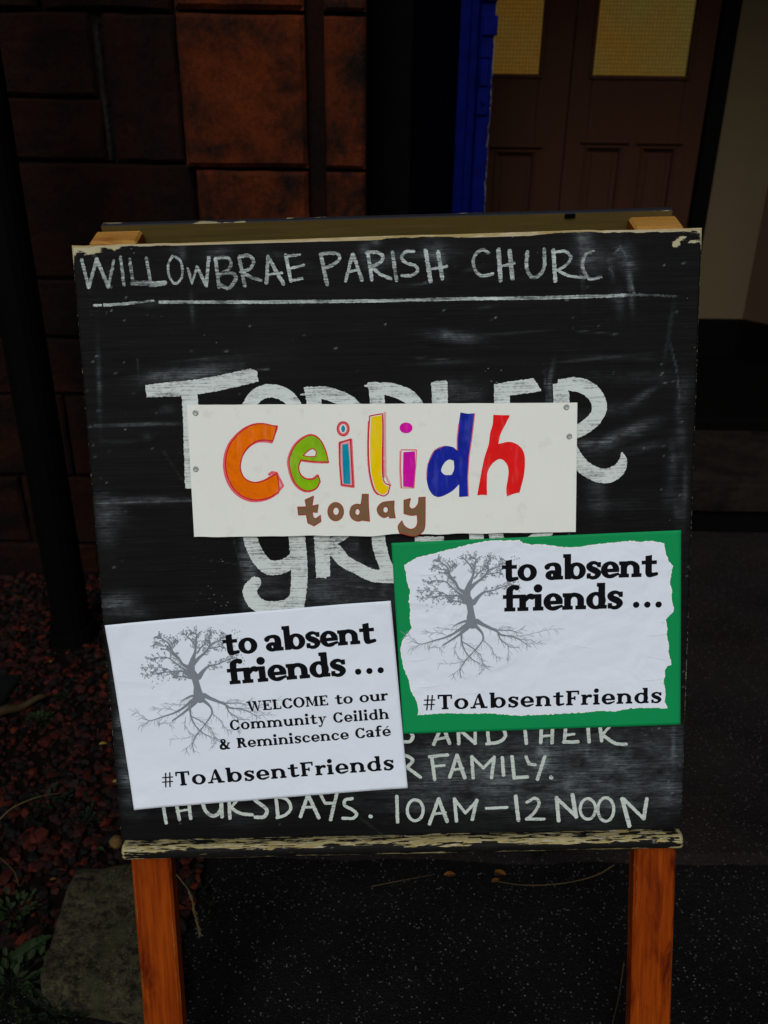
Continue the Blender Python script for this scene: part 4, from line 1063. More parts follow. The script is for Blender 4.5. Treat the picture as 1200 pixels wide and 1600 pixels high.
panel.data.materials.append(M['pale_edge']); panel.data.materials.append(M['ply'])
mi = np.zeros(len(panel.data.polygons), int)
qm = np.zeros((nrow-1, ncol-1), int); qm[-1, :] = 1
mi[:nq] = qm.ravel(); mi[nq:] = 1; mi[-1] = 2
panel.data.polygons.foreach_set('material_index', mi.tolist())
U_, V_ = XX, ZZ
dust = np.zeros_like(U_)
def blob(px, py, sx, sy, ang, amp, p=2.0):
    global dust
    u, v = B(px, py); c, s = math.cos(R(ang)), math.sin(R(ang))
    a = ((U_-u)*c+(V_-v)*s)/(sx*PXM); b = (-(U_-u)*s+(V_-v)*c)/(sy*PXM)
    dust = dust+amp*np.exp(-(np.abs(a)**p+np.abs(b)**p))
# overall haze of dust, heavier low down on the right
dust += 0.012
blob(860, 1212, 250, 72, 2, 0.75, 2.8); blob(700, 1195, 120, 45, 0, 0.2); blob(940, 1272, 120, 26, 2, 0.45); blob(560, 900, 70, 45, 0, 0.22); blob(560, 935, 60, 25, 0, 0.15)
for b_ in [(712, 527, 34, 7, -6, 0.75), (700, 523, 16, 6, -8, 0.4), (930, 402, 30, 16, 0, 0.45), (913, 385, 12, 28, 8, 0.8), (908, 400, 3, 40, 4, 0.5), (975, 395, 12, 20, 20, 0.6), (985, 410, 10, 14, 0, 0.4), (955, 420, 4, 14, 10, 0.45),
           (985, 448, 3.5, 26, 6, 0.9), (968, 475, 6, 16, 4, 0.35), (962, 468, 10, 10, 0, 0.3), (284, 392, 5, 12, 5, 0.6), (276, 390, 10, 6, 0, 0.35), (340, 396, 20, 8, 8, 0.35), (588, 378, 7, 5, 0, 0.8), (568, 388, 6, 8, 0, 0.35),
           (680, 395, 18, 16, -35, 0.55), (690, 408, 6, 20, 10, 0.5), (610, 405, 24, 8, 25, 0.4), (575, 400, 10, 22, 20, 0.35), (650, 400, 60, 4, 3, 0.2), (440, 400, 40, 6, -20, 0.15),
           (970, 683, 46, 9, 22, 0.85), (985, 672, 30, 5, 22, 0.6), (955, 690, 20, 7, 15, 0.5), (1000, 700, 40, 6, 10, 0.25), (915, 693, 14, 6, 10, 0.6), (960, 638, 30, 7, 8, 0.3), (1005, 617, 20, 4, 30, 0.5), (1000, 622, 12, 5, 30, 0.35), (935, 770, 10, 30, 8, 0.3), (985, 560, 60, 5, -3, 0.15), (1000, 590, 90, 10, -3, 0.12), (925, 648, 40, 7, 3, 0.3),
           (1068, 620, 8, 30, 0, 0.22), (1064, 690, 7, 30, 0, 0.25), (1046, 750, 9, 45, -3, 0.2), (1060, 800, 9, 30, 4, 0.28), (1070, 770, 4, 40, 0, 0.4), (1052, 715, 5, 22, 6, 0.3), (1045, 520, 3, 40, -8, 0.3), (1060, 640, 5, 20, 0, 0.4), (960, 790, 40, 8, 0, 0.15), (930, 760, 16, 40, 0, 0.18),
           (262, 588, 40, 7, 5, 0.55), (300, 585, 60, 12, 8, 0.5), (335, 580, 40, 8, 12, 0.4), (245, 590, 20, 8, 0, 0.4), (375, 565, 5, 14, 20, 0.2), (230, 683, 6, 6, 60, 0.3),
           (385, 870, 8, 45, 3, 0.6), (392, 885, 10, 30, 5, 0.6), (378, 855, 5, 30, 0, 0.35), (430, 905, 40, 10, 0, 0.35), (425, 925, 40, 12, 0, 0.30), (500, 880, 14, 60, 0, 0.4), (475, 910, 12, 40, 0, 0.3), (385, 940, 8, 16, 0, 0.5), (510, 925, 40, 25, 0, 0.3), (600, 925, 6, 40, 0, 0.35), (620, 920, 20, 40, 0, 0.25), (555, 860, 16, 20, 0, 0.4), (560, 855, 2.5, 16, 3, 0.7), (540, 870, 50, 12, 10, 0.25),
           (168, 820, 14, 36, 0, 0.35), (175, 945, 22, 9, 0, 0.6), (185, 938, 30, 14, 0, 0.35), (200, 960, 40, 8, 5, 0.3), (165, 790, 20, 20, 0, 0.4), (172, 808, 24, 12, 0, 0.25), (155, 600, 3, 60, -3, 0.35), (170, 430, 3, 10, 0, 0.3), (180, 690, 30, 4, 0, 0.15), (230, 780, 70, 3.5, -1, 0.35), (215, 663, 60, 1.5, 1, 0.8), (240, 784, 60, 2, 1, 0.6), (330, 560, 60, 2, 3, 0.2), (260, 640, 16, 6, 0, 0.25),
           (722, 612, 30, 14, 0, 0.5), (700, 600, 12, 8, 0, 0.35), (820, 700, 20, 6, 0, 0.2), (860, 620, 3.5, 25, 3, 0.7), (861, 585, 3, 18, -10, 0.6), (855, 1150, 3, 40, 0, 0.5), (845, 1165, 6, 40, 0, 0.5), (918, 1165, 4, 30, 0, 0.5), (850, 1195, 6, 16, -20, 0.7), (685, 1198, 22, 12, 10, 0.5), (695, 1205, 14, 12, 0, 0.4), (675, 1215, 10, 14, 0, 0.3), (1052, 1170, 3, 44, 1, 0.6), (1048, 1208, 8, 6, 20, 0.4), (1043, 1245, 10, 20, 0, 0.4),
           (390, 1280, 40, 12, 3, 0.35), (325, 1272, 50, 10, 3, 0.3), (430, 1262, 40, 8, 3, 0.3), (200, 1190, 12, 16, 0, 1.0), (186, 1124, 6, 12, 0, 1.2), (199, 1218, 10, 14, 0, 1.4), (178, 1010, 8, 26, 0, 0.45), (184, 1070, 8, 30, 0, 0.5), (190, 1150, 10, 30, 0, 0.45), (205, 1250, 14, 16, 0, 0.4), (215, 1275, 20, 8, 0, 0.3), (300, 480, 3, 18, 0, 0.4), (375, 476, 8, 10, 0, 0.3), (235, 475, 16, 5, 0, 0.5), (700, 566, 40, 2.5, 1, 0.3), (650, 445, 24, 2, 3, 0.4), (740, 420, 12, 2.5, 10, 0.4), (760, 480, 14, 2, 5, 0.3), (800, 520, 60, 2, 3, 0.25), (935, 560, 60, 1.6, 4, 0.5)]:
    blob(*b_)
# scratches: thin bright lines
def scratch(P, wd=1.0, amp=0.9):
    global dust
    Q = [B(*p) for p in P]
    for p, q in zip(Q[:-1], Q[1:]):
        dx, dy = q[0]-p[0], q[1]-p[1]; L = dx*dx+dy*dy
        t = np.clip(((U_-p[0])*dx+(V_-p[1])*dy)/L, 0, 1); d = np.hypot(U_-p[0]-t*dx, V_-p[1]-t*dy)/(wd*PXM)
        dust = dust+amp*np.exp(-d*d)
scratch([(562, 1277), (598, 1305)], 1.1, 1.0); scratch([(148, 664), (290, 664)], 0.9, 0.5); scratch([(150, 786), (300, 783), (330, 786)], 0.9, 0.6)
scratch([(1046, 532), (1058, 580), (1062, 625)], 1.0, 0.7); scratch([(900, 517), (966, 522)], 0.9, 0.5); scratch([(360, 825), (378, 890)], 1.0, 0.35); scratch([(215, 560), (218, 595)], 1.0, 0.35)
scratch([(402, 578), (420, 576)], 1.0, 0.8); scratch([(460, 878), (610, 890)], 1.0, 0.35); scratch([(540, 915), (620, 923)], 1.0, 0.5); scratch([(300, 870), (400, 888)], 0.9, 0.25); scratch([(255, 705), (285, 750)], 0.9, 0.25)
scratch([(850, 580), (856, 640)], 1.0, 0.5); scratch([(650, 560), (700, 562)], 0.9, 0.4)
# specks
rs_ = np.random.default_rng(11)
for i in range(230):
    px = rs_.uniform(130, 1075); py = rs_.uniform(385, 1290)
    if rs_.random() < 0.35: px = rs_.choice([rs_.uniform(1030, 1078), rs_.uniform(130, 200)])
    r_ = rs_.uniform(0.5, 1.1); u, v = B(px, py)
    i0 = np.searchsorted(xs, u); j0 = np.searchsorted(zs, v); sl = (slice(max(0, j0-5), j0+5), slice(max(0, i0-8), i0+8))
    dust[sl] += 1.9*np.exp(-(((U_[sl]-u)/(r_*rs_.uniform(0.8, 2.4)*PXM))**2+((V_[sl]-v)/(r_*PXM))**2))
dust[V_ < -HH+0.03] *= 0.35
dust = np.clip(dust, 0, 1.6)
dl = U_+HW; dr = HW-U_; dt = HH-V_; db = V_+HH
wear = 0.46*np.exp(-dl/0.0024)+0.46*np.exp(-dr/0.0026)+0.34*np.exp(-dt/0.0022)+0.22*np.exp(-dt/0.010)
wear += 0.26*np.exp(-(((U_+HW-0.004)/0.016)**2+((HH-V_)/0.014)**2))+0.20*np.exp(-(((U_+HW-0.035)/0.05)**2+((HH-V_-0.006)/0.010)**2))
wear += 0.22*np.exp(-(((HW-U_-0.010)/0.030)**2+((HH-V_-0.004)/0.010)**2))
for (px, py, a_, r1, r2) in ((1056, 382, 0.62, 9, 7), (1083, 378, 0.42, 12, 5), (1066, 372, 0.35, 7, 3), (180, 386, 0.40, 9, 5), (140, 394, 0.36, 8, 4), (152, 391, 0.36, 8, 4), (180, 440, 0.4, 6, 3), (565, 387, 0.35, 9, 4), (330, 458, 0.45, 2.5, 1.5), (1079, 1055, 0.2, 6, 80), (182, 1150, 0.3, 4, 50), (178, 1000, 0.25, 4, 50), (266, 626, 0.42, 6, 3), (240, 630, 0.38, 6, 2.5), (345, 612, 0.42, 7, 1.6), (893, 388, 0.42, 2, 2), (555, 905, 0.38, 3, 3), (548, 908, 0.38, 3, 3)):
    u, v = B(px, py); wear += a_*np.exp(-(((U_-u)/(r1*PXM))**2+((V_-v)/(r2*PXM))**2))
ex = [0.0]*4
a = panel.data.attributes.new('dust', 'FLOAT', 'POINT'); a.data.foreach_set('value', dust.ravel().tolist()+ex)
a = panel.data.attributes.new('wear', 'FLOAT', 'POINT'); a.data.foreach_set('value', wear.ravel().tolist()+ex)

# chalk ledge: a rounded moulding with flaking paint
prof = [(0.0, -0.3106, .02), (-0.005, -0.3104, .04), (-0.009, -0.3106, .06), (-0.0125, -0.3114, .08), (-0.0148, -0.3130, .06), (-0.0161, -0.3150, .01), (-0.0166, -0.3168, -.06), (-0.0166, -0.3188, -.09), (-0.0164, -0.3212, -.08), (-0.0157, -0.3230, .02), (-0.0142, -0.3245, .10), (-0.011, -0.3252, .0), (0.0, -0.3252, -.1)]
u0, u1 = B(186, 1322, -0.02)[0], B(1071, 1302, -0.02)[0]
n = 260; V = []; lay = []; 
for i in range(n+1):
    t = i/n; u = u0+(u1-u0)*t
    for j, (y, v, l_) in enumerate(prof):
        jj = 0.0007*mnoise.noise(Vector((u*14, j*0.6, 0)))+0.0004*mnoise.noise(Vector((u*80, j*0.9, 3)))
        endr = min(1, min(t, 1-t)*n*((u1-u0)/n)/0.003)
        V.append((u, (y+jj)*(0.85+0.15*endr), v+jj+FOOT)); lay.append(l_+(0.12 if endr < 0.9 else 0)+0.05*math.exp(-(1-t)*14)+0.03*math.exp(-t*8))
m_ = len(prof); Fc = [(i*m_+j, i*m_+j+1, (i+1)*m_+j+1, (i+1)*m_+j) for i in range(n) for j in range(m_-1)]
Fc += [tuple(range(m_-1, -1, -1)), tuple(range(n*m_, n*m_+m_))]
lg = mesh('ledge', V, Fc, M['ledge'], sb, True); lg.data.polygons.foreach_set('use_smooth', [True]*(len(Fc)-2)+[False]*2)
a = lg.data.attributes.new('layer', 'FLOAT', 'POINT'); a.data.foreach_set('value', lay)

# front legs
def leg_box(name, x0, x1, y0, y1, z0, z1, mat, par, b=0.0025):
    m = MB(); m.box(x0, x1, y0, y1, z0, z1, b); return m.build(name, mat, par)
lx0, lx1 = B(204, 1345, 0.0125)[0], B(266, 1345, 0.0125)[0]; lx0b, lx1b = B(226, 1600, 0.0125)[0], B(286, 1600, 0.0125)[0]
rx0, rx1 = B(992, 1335, 0.0125)[0], B(1057, 1335, 0.0125)[0]
print('legs', lx0, lx1, lx0b, lx1b, rx0, rx1, B(137, 372, 0.04), B(213, 372, 0.04), B(990, 355, .04), B(1068, 355, .04))
ftop = HH+FOOT-0.002
leg_box('front_leg', lx0, lx1, TH+0.0005, TH+0.0225, 0.0100, ftop, M['leg'], sb)
leg_box('front_leg', rx0, rx1, TH+0.0005, TH+0.0225, -0.0115, ftop, M['leg'], sb)
# rear frame, hinged at the top
th = R(30.8)
RM = Matrix.Translation((0, 0.0365, HH+FOOT+0.0075)) @ Matrix.Rotation(th, 4, 'X')
def rear(o): o.matrix_parent_inverse = Matrix.Identity(4); o.matrix_local = RM; return o
LEN = 1.045
rl0, rl1 = B(139, 372, 0.04)[0], B(214, 372, 0.04)[0]; rr0, rr1 = B(991, 355, .04)[0], B(1068, 355, .04)[0]
for (a0, a1) in ((rl0, rl1), (rr0, rr1)):
    o = rear(leg_box('rear_leg', a0, a1, 0, 0.030, -LEN, 0.0, M['leg'], sb)); o.data.materials.append(M['leg_end'])
    for p in o.data.polygons:
        if p.normal.z > 0.6 or (p.center.z > -0.004): p.material_index = 1
m = MB(); m.box(rl0+0.006, rr1-0.004, 0.0305, 0.0385, -0.62, 0.0055, 0.001)
o = rear(m.build('rear_panel', M['ply'], sb)); o.data.materials.append(M['dark_edge'])
for p in o.data.polygons:
    if p.normal.z > 0.5 or p.normal.y > 0.6: p.material_index = 1
m = MB(); m.box(rr0-0.066, rr0-0.055, 0.0285, 0.0302, 0.0002, 0.0048, 0.0006); rear(m.build('block', M['skirting'], sb))
m = MB(); m.box(rl0+0.048, rr0-0.003, 0.004, 0.026, -0.95, -0.91, 0.002); rear(m.build('crossbar', M['leg'], sb))

# ------------------------------------------------------------------ chalk writing on the panel, traced from its strokes
def chalk(strokes, name, mat, cell=0.42, zoff=0.00035, rough=(0.22, 1.6), seed=1, label=None, polys=()):
    """strokes: list of (points px, radius px or radii, smooth)"""
    S = []
    for st_ in strokes:
        P, r_ = st_[0], st_[1]; sm = len(st_) > 2 and st_[2]
        Q = [tuple(c*1000 for c in B(*p)) for p in P]
        rr = r_ if hasattr(r_, '__len__') else [r_]*len(P)
        Q = [(q[0], q[1], k_*PXM*1000) for q, k_ in zip(Q, rr)]
        if sm: Q = [tuple(q) for q in catmull(Q, 7)]
        S.append(Q)
    PL = [[tuple(c*1000 for c in B(*p)) for p in P] for P in polys]
    allp = [(q[0]-q[2], q[1]-q[2]) for Q in S for q in Q]+[(q[0]+q[2], q[1]+q[2]) for Q in S for q in Q]+[q for P in PL for q in P]
    A = np.array(allp); lo = A.min(0)-1.5; hi = A.max(0)+1.5
    rs = Raster(lo[0], lo[1], hi[0], hi[1], cell)
    for Q in S:
        for p, q in zip(Q[:-1], Q[1:]): rs.seg(p, q, p[2], q[2])
    for P in PL: rs.poly(P)
    rs.rough(rough[0], rough[1], seed)
    v, f = rs.mesh(30)
    o = mesh(name, [(x/1000, -zoff, y/1000+FOOT) for x, y in v], f, mat, panel)
    if label: o['label'] = label
    return o
def tr(ox, oy, s, P): return [(ox+x/s, oy+y/s) for x, y in P]
def ell(cx, cy, rx, ry, n=14, a0=-80, a1=290): return [(cx+rx*math.cos(R(a0+(a1-a0)*i/n)), cy+ry*math.sin(R(a0+(a1-a0)*i/n))) for i in range(n+1)]
A_ = lambda P: tr(100, 370, 4, P)
B_ = lambda P: tr(390, 370, 3.636, P)
C_ = lambda P: tr(710, 370, 4, P)
rw = 2.4
hdr = [
 (A_([(112, 145), (155, 318)]), rw), (A_([(155, 318), (205, 140)]), rw), (A_([(205, 140), (278, 312)]), rw*1.2), (A_([(278, 308), (312, 150)]), rw*0.9),
 (A_([(355, 130), (376, 302)]), rw*1.0),
 (A_([(412, 140), (432, 285)]), rw), (A_([(430, 292), (525, 288)]), 3.6),
 (A_([(515, 135), (545, 295)]), rw), (A_([(545, 298), (628, 288)]), [4.0, 3.8]),
 (A_([(680, 120), (655, 165), (655, 235), (690, 292), (728, 268), (742, 210), (728, 150), (698, 125)]), rw*0.75, True),
 (A_([(775, 200), (800, 290)]), rw*0.8), (A_([(800, 290), (832, 190)]), rw*0.8), (A_([(832, 190), (890, 305)]), rw*1.05), (A_([(890, 305), (905, 130)]), rw*1.05),
 (A_([(948, 140), (970, 312)]), rw*1.15), (A_([(948, 135), (1020, 130), (1045, 165), (1025, 208), (975, 235)]), rw, True), (A_([(975, 235), (1050, 228), (1075, 258), (1050, 305), (1020, 320), (972, 298)]), rw*1.1, True),
 (A_([(1095, 130), (1130, 305)]), rw*1.1), (A_([(1095, 125), (1155, 118), (1185, 150), (1165, 198), (1105, 222)]), rw, True), (A_([(1110, 218), (1165, 252), (1230, 272)]), rw),
 (B_([(105, 115), (96, 262)]), rw*1.1), (B_([(105, 115), (192, 266)]), rw*1.2), (B_([(100, 216), (182, 205)]), rw*0.8),
 (B_([(205, 105), (235, 250)]), rw*1.1), (B_([(205, 110), (285, 103)]), rw*0.8), (B_([(225, 182), (307, 162)]), rw*0.8), (B_([(235, 252), (298, 236)]), rw*0.9),
 (B_([(405, 100), (440, 270)]), rw*1.2), (B_([(400, 100), (450, 92), (495, 96), (512, 122), (480, 155), (425, 180)]), rw, True),
 (B_([(585, 100), (546, 250)]), rw), (B_([(588, 100), (638, 245)]), rw*1.1), (B_([(562, 200), (622, 186)]), rw*0.8),
 (B_([(672, 90), (695, 245)]), rw*1.1), (B_([(662, 90), (720, 88), (757, 112), (740, 148), (690, 168)]), rw, True), (B_([(690, 168), (745, 215), (802, 238)]), rw*0.95),
 (B_([(812, 90), (835, 246)]), rw*1.1),
 (B_([(932, 84), (890, 85), (863, 118), (890, 148), (940, 165), (955, 192), (925, 218), (865, 220)]), rw*1.0, True),
 (B_([(1000, 80), (1028, 252)]), rw*1.3), (B_([(1072, 90), (1094, 235)]), rw*1.3), (B_([(1018, 186), (1122, 168)]), rw*0.8),
 (C_([(212, 102), (180, 82), (140, 100), (117, 150), (132, 212), (172, 244), (240, 232)]), rw*0.95, True),
 (C_([(275, 80), (288, 270)]), rw*1.35), (C_([(345, 90), (362, 258)]), rw*1.35), (C_([(285, 186), (375, 165)]), rw*0.8),
 (C_([(456, 95), (450, 180), (470, 240), (500, 255), (540, 230), (562, 180), (562, 80)]), rw*1.1, True),
 (C_([(618, 85), (630, 275)]), rw*1.3), (C_([(638, 95), (690, 90), (726, 125), (708, 168), (650, 207)]), rw*0.9, True), (C_([(645, 210), (720, 245), (815, 255)]), rw*0.85, True),
]
chalk(hdr, 'chalk_lettering', M['chalk_mid'], 0.4, 0.0004, (0.28, 1.2), 2)
chalk([(C_([(872, 88), (822, 110), (800, 165), (812, 222), (850, 265), (915, 250)]), [1.4, 2.0, 2.6, 2.6, 2.6, 2.0], True)], 'chalk_lettering', M['chalk_mid'], 0.4, 0.0004, (0.28, 1.2), 3)
chalk([(C_([(1093, 258), (1125, 362)]), 2.2), (C_([(970, 200), (990, 240)]), 2.0), (C_([(1000, 105), (1038, 65), (1075, 130), (1062, 150)]), [1.4, 2.4, 2.0, 1.0])], 'chalk_lettering', M['chalk_faint'], 0.4, 0.0004, (0.5, 1.0), 4, 'rubbed out remains of the last letter H')
chalk([([(148, 477), (158, 477)], 1.8), ([(163, 476.5), (190, 475.5), (212, 473)], 2.2), ([(212, 473), (240, 470)], 1.5), ([(250, 472), (420, 472), (600, 470), (720, 467), (850, 465.5), (978, 461.5)], [2.3, 2.5, 2.4, 2.4, 2.5, 2.4])], 'chalk_underline', M['chalk_mid'], 0.35, 0.0004, (0.2, 1.2), 5)
chalk([([(978, 461.5), (1010, 461), (1058, 463)], [2.2, 1.6, 1.2])], 'chalk_underline', M['chalk_faint'], 0.35, 0.0004, (0.5, 1.0), 6)

# the big brushed words under the papers
D_ = lambda P: tr(210, 560, 4, P)
E_ = lambda P: tr(400, 560, 4, P)
F_ = lambda P: tr(680, 560, 3.75, P)
G_ = lambda P: tr(360, 820, 4.286, P)
big = [
 (E_([(-60, 330), (-10, 245), (50, 208), (110, 205), (175, 225), (225, 268), (265, 340)]), 10.5, True),
 (E_([(345, 225), (420, 215), (510, 240), (590, 280), (650, 340)]), [9, 10, 10.5, 10.5, 10], True),
 (E_([(745, 190), (830, 192), (930, 225), (985, 270), (1030, 340)]), [9, 10, 11, 11, 11], True),
 (F_([(745, 160), (800, 150), (870, 165), (930, 205), (962, 280), (940, 345), (890, 395), (830, 430)]), [9, 10.5, 11.3, 11.5, 11.5, 11, 10.5, 10], True),
 (F_([(790, 520), (832, 592), (880, 645), (960, 685), (1030, 682), (1080, 645), (1100, 595), (1094, 556)]), [10, 10.5, 11, 11.5, 11.5, 9.5, 6, 1.5], True),
 (G_([(125, 40), (140, 115), (180, 205), (240, 275), (300, 288), (370, 270), (420, 230)]), [11, 11.5, 12, 12, 12, 11, 10], True),
 (G_([(440, 40), (452, 150), (462, 300), (458, 420), (440, 560)]), [13, 13.2, 13.2, 13, 12.5], True),
 (G_([(168, 385), (132, 435), (150, 500), (210, 548), (300, 560), (380, 545), (430, 500)]), [9.5, 11.5, 12, 12, 12, 12, 10], True),
 (G_([(610, 110), (700, 170), (760, 240), (850, 290), (960, 340), (1080, 345), (1120, 345)]), [8, 11, 10.5, 10, 10.5, 10.5, 9], True),
 (G_([(690, 105), (740, 92), (790, 60)]), [6, 5.5, 4]),
 (G_([(985, 40), (1000, 150), (1035, 260), (1090, 350)]), [10.5, 11, 10.5, 10], True),
]
bigp = [
 D_([(68, 168), (190, 150), (300, 142), (400, 130), (520, 108), (640, 82), (728, 62), (770, 82), (768, 112), (778, 144), (640, 178), (500, 208), (395, 224), (300, 236), (190, 240), (76, 244)]),
 D_([(296, 225), (395, 220), (400, 300), (410, 560), (405, 810), (318, 812), (312, 650), (305, 420)]),
 E_([(300, 180), (350, 176), (400, 180), (412, 300), (318, 300), (312, 235), (275, 230), (273, 224), (305, 218)]),
 E_([(695, 150), (760, 146), (800, 160), (805, 300), (716, 300), (703, 180), (678, 176), (676, 168), (695, 162)]),
 E_([(1095, 152), (1130, 142), (1188, 137), (1197, 150), (1200, 300), (1103, 300)]),
 F_([(344, 152), (420, 138), (575, 116), (600, 150), (620, 190), (530, 206), (438, 218), (436, 300), (346, 300)]),
 F_([(690, 152), (718, 145), (720, 122), (760, 118), (785, 205), (788, 300), (693, 300)]),
 G_([(558, 40), (665, 40), (668, 345), (645, 348), (640, 366), (628, 352), (576, 355)]),
 tr(600, 620, 3.529, [(170, 770), (330, 770), (330, 795), (245, 800), (170, 797)]),
 tr(600, 620, 3.529, [(465, 750), (545, 750), (550, 785), (475, 790)]), tr(600, 620, 3.529, [(575, 745), (655, 745), (662, 778), (580, 783)]),
 tr(600, 620, 3.529, [(830, 745), (935, 745), (920, 768), (860, 772), (790, 775)]),
]
chalk(big, 'brushed_lettering', M['chalk_big'], 0.5, 0.0004, (0.30, 1.2), 8, None, bigp)
H_ = lambda P: tr(600, 1110, 2.5, P)
K_ = lambda P: tr(180, 1180, 2.609, P)
r3 = 2.9
low = [
 (H_([(78, 122), (102, 120), (112, 100), (100, 80)]), r3, True), (H_([(228, 55), (194, 132)]), r3), (H_([(228, 55), (256, 128)]), r3), (H_([(205, 112), (248, 104)]), r3*0.8),
 (H_([(290, 70), (292, 130)]), r3), (H_([(290, 70), (356, 128)]), r3), (H_([(356, 128), (356, 65)]), r3*0.9),
 (H_([(402, 60), (410, 128)]), r3), (H_([(402, 130), (450, 122), (474, 98), (462, 65)]), r3, True),
 (H_([(549, 60), (556, 128)]), r3), (H_([(615, 60), (612, 125)]), r3), (H_([(658, 60), (656, 126)]), r3), (H_([(614, 102), (656, 96)]), r3*0.8),
 (H_([(710, 60), (704, 122)]), r3), (H_([(702, 123), (757, 122)]), r3), (H_([(706, 96), (742, 92)]), r3*0.8),
 (H_([(796, 60), (801, 122)]), r3), (H_([(843, 55), (850, 118)]), r3), (H_([(852, 95), (882, 62)]), r3*0.8), (H_([(855, 97), (903, 128), (945, 132)]), r3, True),
 (H_([(60, 170), (95, 180), (112, 196), (88, 222)]), r3, True), (H_([(90, 222), (142, 260)]), r3),
 (H_([(186, 180), (198, 268)]), r3), (H_([(178, 180), (248, 173)]), r3), (H_([(190, 218), (236, 214)]), r3*0.75),
 (H_([(285, 175), (257, 260)]), r3), (H_([(285, 175), (315, 262)]), r3*1.1), (H_([(266, 232), (308, 226)]), r3*0.8),
 (H_([(343, 180), (348, 262)]), r3), (H_([(343, 180), (388, 225)]), r3*0.85), (H_([(388, 225), (428, 184)]), r3*0.85), (H_([(430, 182), (420, 262)]), r3),
 (H_([(462, 184), (467, 252)]), r3), (H_([(500, 180), (508, 262)]), r3), (H_([(508, 263), (560, 259)]), r3),
 (H_([(555, 180), (566, 208), (590, 212)]), r3*0.9), (H_([(628, 180), (599, 268)]), r3), (H_([(652, 261), (654, 262)]), 3.3),
 (H_([(50, 335), (53, 435)]), r3), (H_(ell(122, 389, 31, 41)), r3*0.9, True), (H_([(213, 345), (178, 442)]), r3), (H_([(213, 345), (246, 432)]), r3*1.1), (H_([(190, 405), (240, 398)]), r3*0.8),
 (H_([(275, 345), (283, 432)]), r3), (H_([(275, 345), (318, 400)]), r3*0.85), (H_([(318, 400), (364, 350)]), r3*0.85), (H_([(362, 350), (345, 425)]), r3),
 (H_([(400, 382), (480, 378)]), r3*0.85), (H_([(514, 335), (525, 428)]), r3*1.1),
 (H_([(558, 358), (590, 342), (606, 362), (585, 400), (556, 424)]), r3*0.9, True), (H_([(556, 424), (625, 424)]), r3*0.9),
 (H_([(674, 340), (682, 430)]), r3*1.1), (H_([(674, 342), (752, 415)]), r3), (H_([(736, 330), (750, 415)]), r3*1.2),
 (H_(ell(796, 384, 30, 40)), r3*0.9, True), (H_(ell(866, 386, 31, 46)), r3*0.9, True),
 (H_([(930, 345), (958, 450)]), r3*1.2), (H_([(935, 345), (1012, 420)]), r3*0.95), (H_([(1026, 345), (1014, 422)]), r3*1.1),
 (K_([(192, 180), (208, 275)]), r3), (K_([(246, 175), (262, 262)]), r3), (K_([(298, 175), (308, 257)]), r3), (K_([(252, 228), (305, 220)]), r3*0.7),
 (K_([(352, 170), (368, 225), (402, 247), (430, 222), (432, 170)]), r3*1.1, True), (K_([(432, 170), (436, 250)]), r3*1.1),
 (K_([(463, 165), (468, 256)]), r3), (K_([(462, 165), (505, 175), (472, 212)]), r3*0.8), (K_([(470, 212), (510, 236), (558, 242)]), r3, True),
 (K_([(550, 165), (580, 190), (618, 222), (606, 250), (572, 252)]), r3*1.1, True),
 (K_([(655, 165), (664, 252)]), r3), (K_([(655, 168), (700, 180), (716, 215), (695, 242), (660, 254)]), r3*0.9, True),
 (K_([(786, 160), (755, 250)]), r3), (K_([(786, 160), (830, 254)]), r3*1.1), (K_([(765, 212), (812, 210)]), r3*0.8),
 (K_([(838, 162), (856, 195), (888, 195)]), r3*0.9), (K_([(904, 152), (878, 262)]), r3),
 (K_([(966, 176), (938, 182), (936, 204), (968, 222), (984, 240), (968, 256), (928, 256)]), r3*0.95, True), (K_([(1040, 248), (1042, 249)]), 3.3),
]
chalk(low, 'chalk_lettering', M['chalk_low'], 0.4, 0.0004, (0.16, 1.3), 9)

# =================================================================== PAPERS ON THE BOARD
class Sheet:
    """a piece of paper or card: rectangle in its own frame (mm), fitted to four corners seen in the photo"""
    def __init__(s, corners, lift, name, label, cat, group=None):
        Q = [np.array(B(*c))*1000 for c in corners]           # TL TR BR BL
        s.c = (Q[2]+Q[3])/2
        ex = (Q[1]-Q[0])+(Q[2]-Q[3]); ang = math.atan2(ex[1], ex[0]); s.ca, s.sa = math.cos(ang), math.sin(ang)
        s.ang = ang; s.lift = lift
        s.root = empty(name, BM @ Matrix.Translation((s.c[0]/1000, -lift, s.c[1]/1000+FOOT)) @ Matrix.Rotation(-ang, 4, 'Y'))
        tag(s.root, label, cat, group)
        s.Q = [s.to(q) for q in Q]
    def to(s, q): d = np.array(q)-s.c; return (d[0]*s.ca+d[1]*s.sa, -d[0]*s.sa+d[1]*s.ca)
    def px(s, a, b): return s.to(np.array(B(a, b, -s.lift))*1000)
    def z(s, x, y): return 0.0
    def place(s, V, off): return [(x/1000, -(s.z(x, y)+off)/1000, y/1000) for x, y in V]
def quad_grid(Q, nx, ny):
    TL, TR, BR, BL = [np.array(q) for q in Q]; P = []
    for j in range(ny+1):
        t = j/ny
        for i in range(nx+1):
            u = i/nx; P.append(tuple((BL*(1-u)+BR*u)*(1-t)+(TL*(1-u)+TR*u)*t))
    Fc = [(j*(nx+1)+i, j*(nx+1)+i+1, (j+1)*(nx+1)+i+1, (j+1)*(nx+1)+i) for j in range(ny) for i in range(nx)]
    return P, Fc
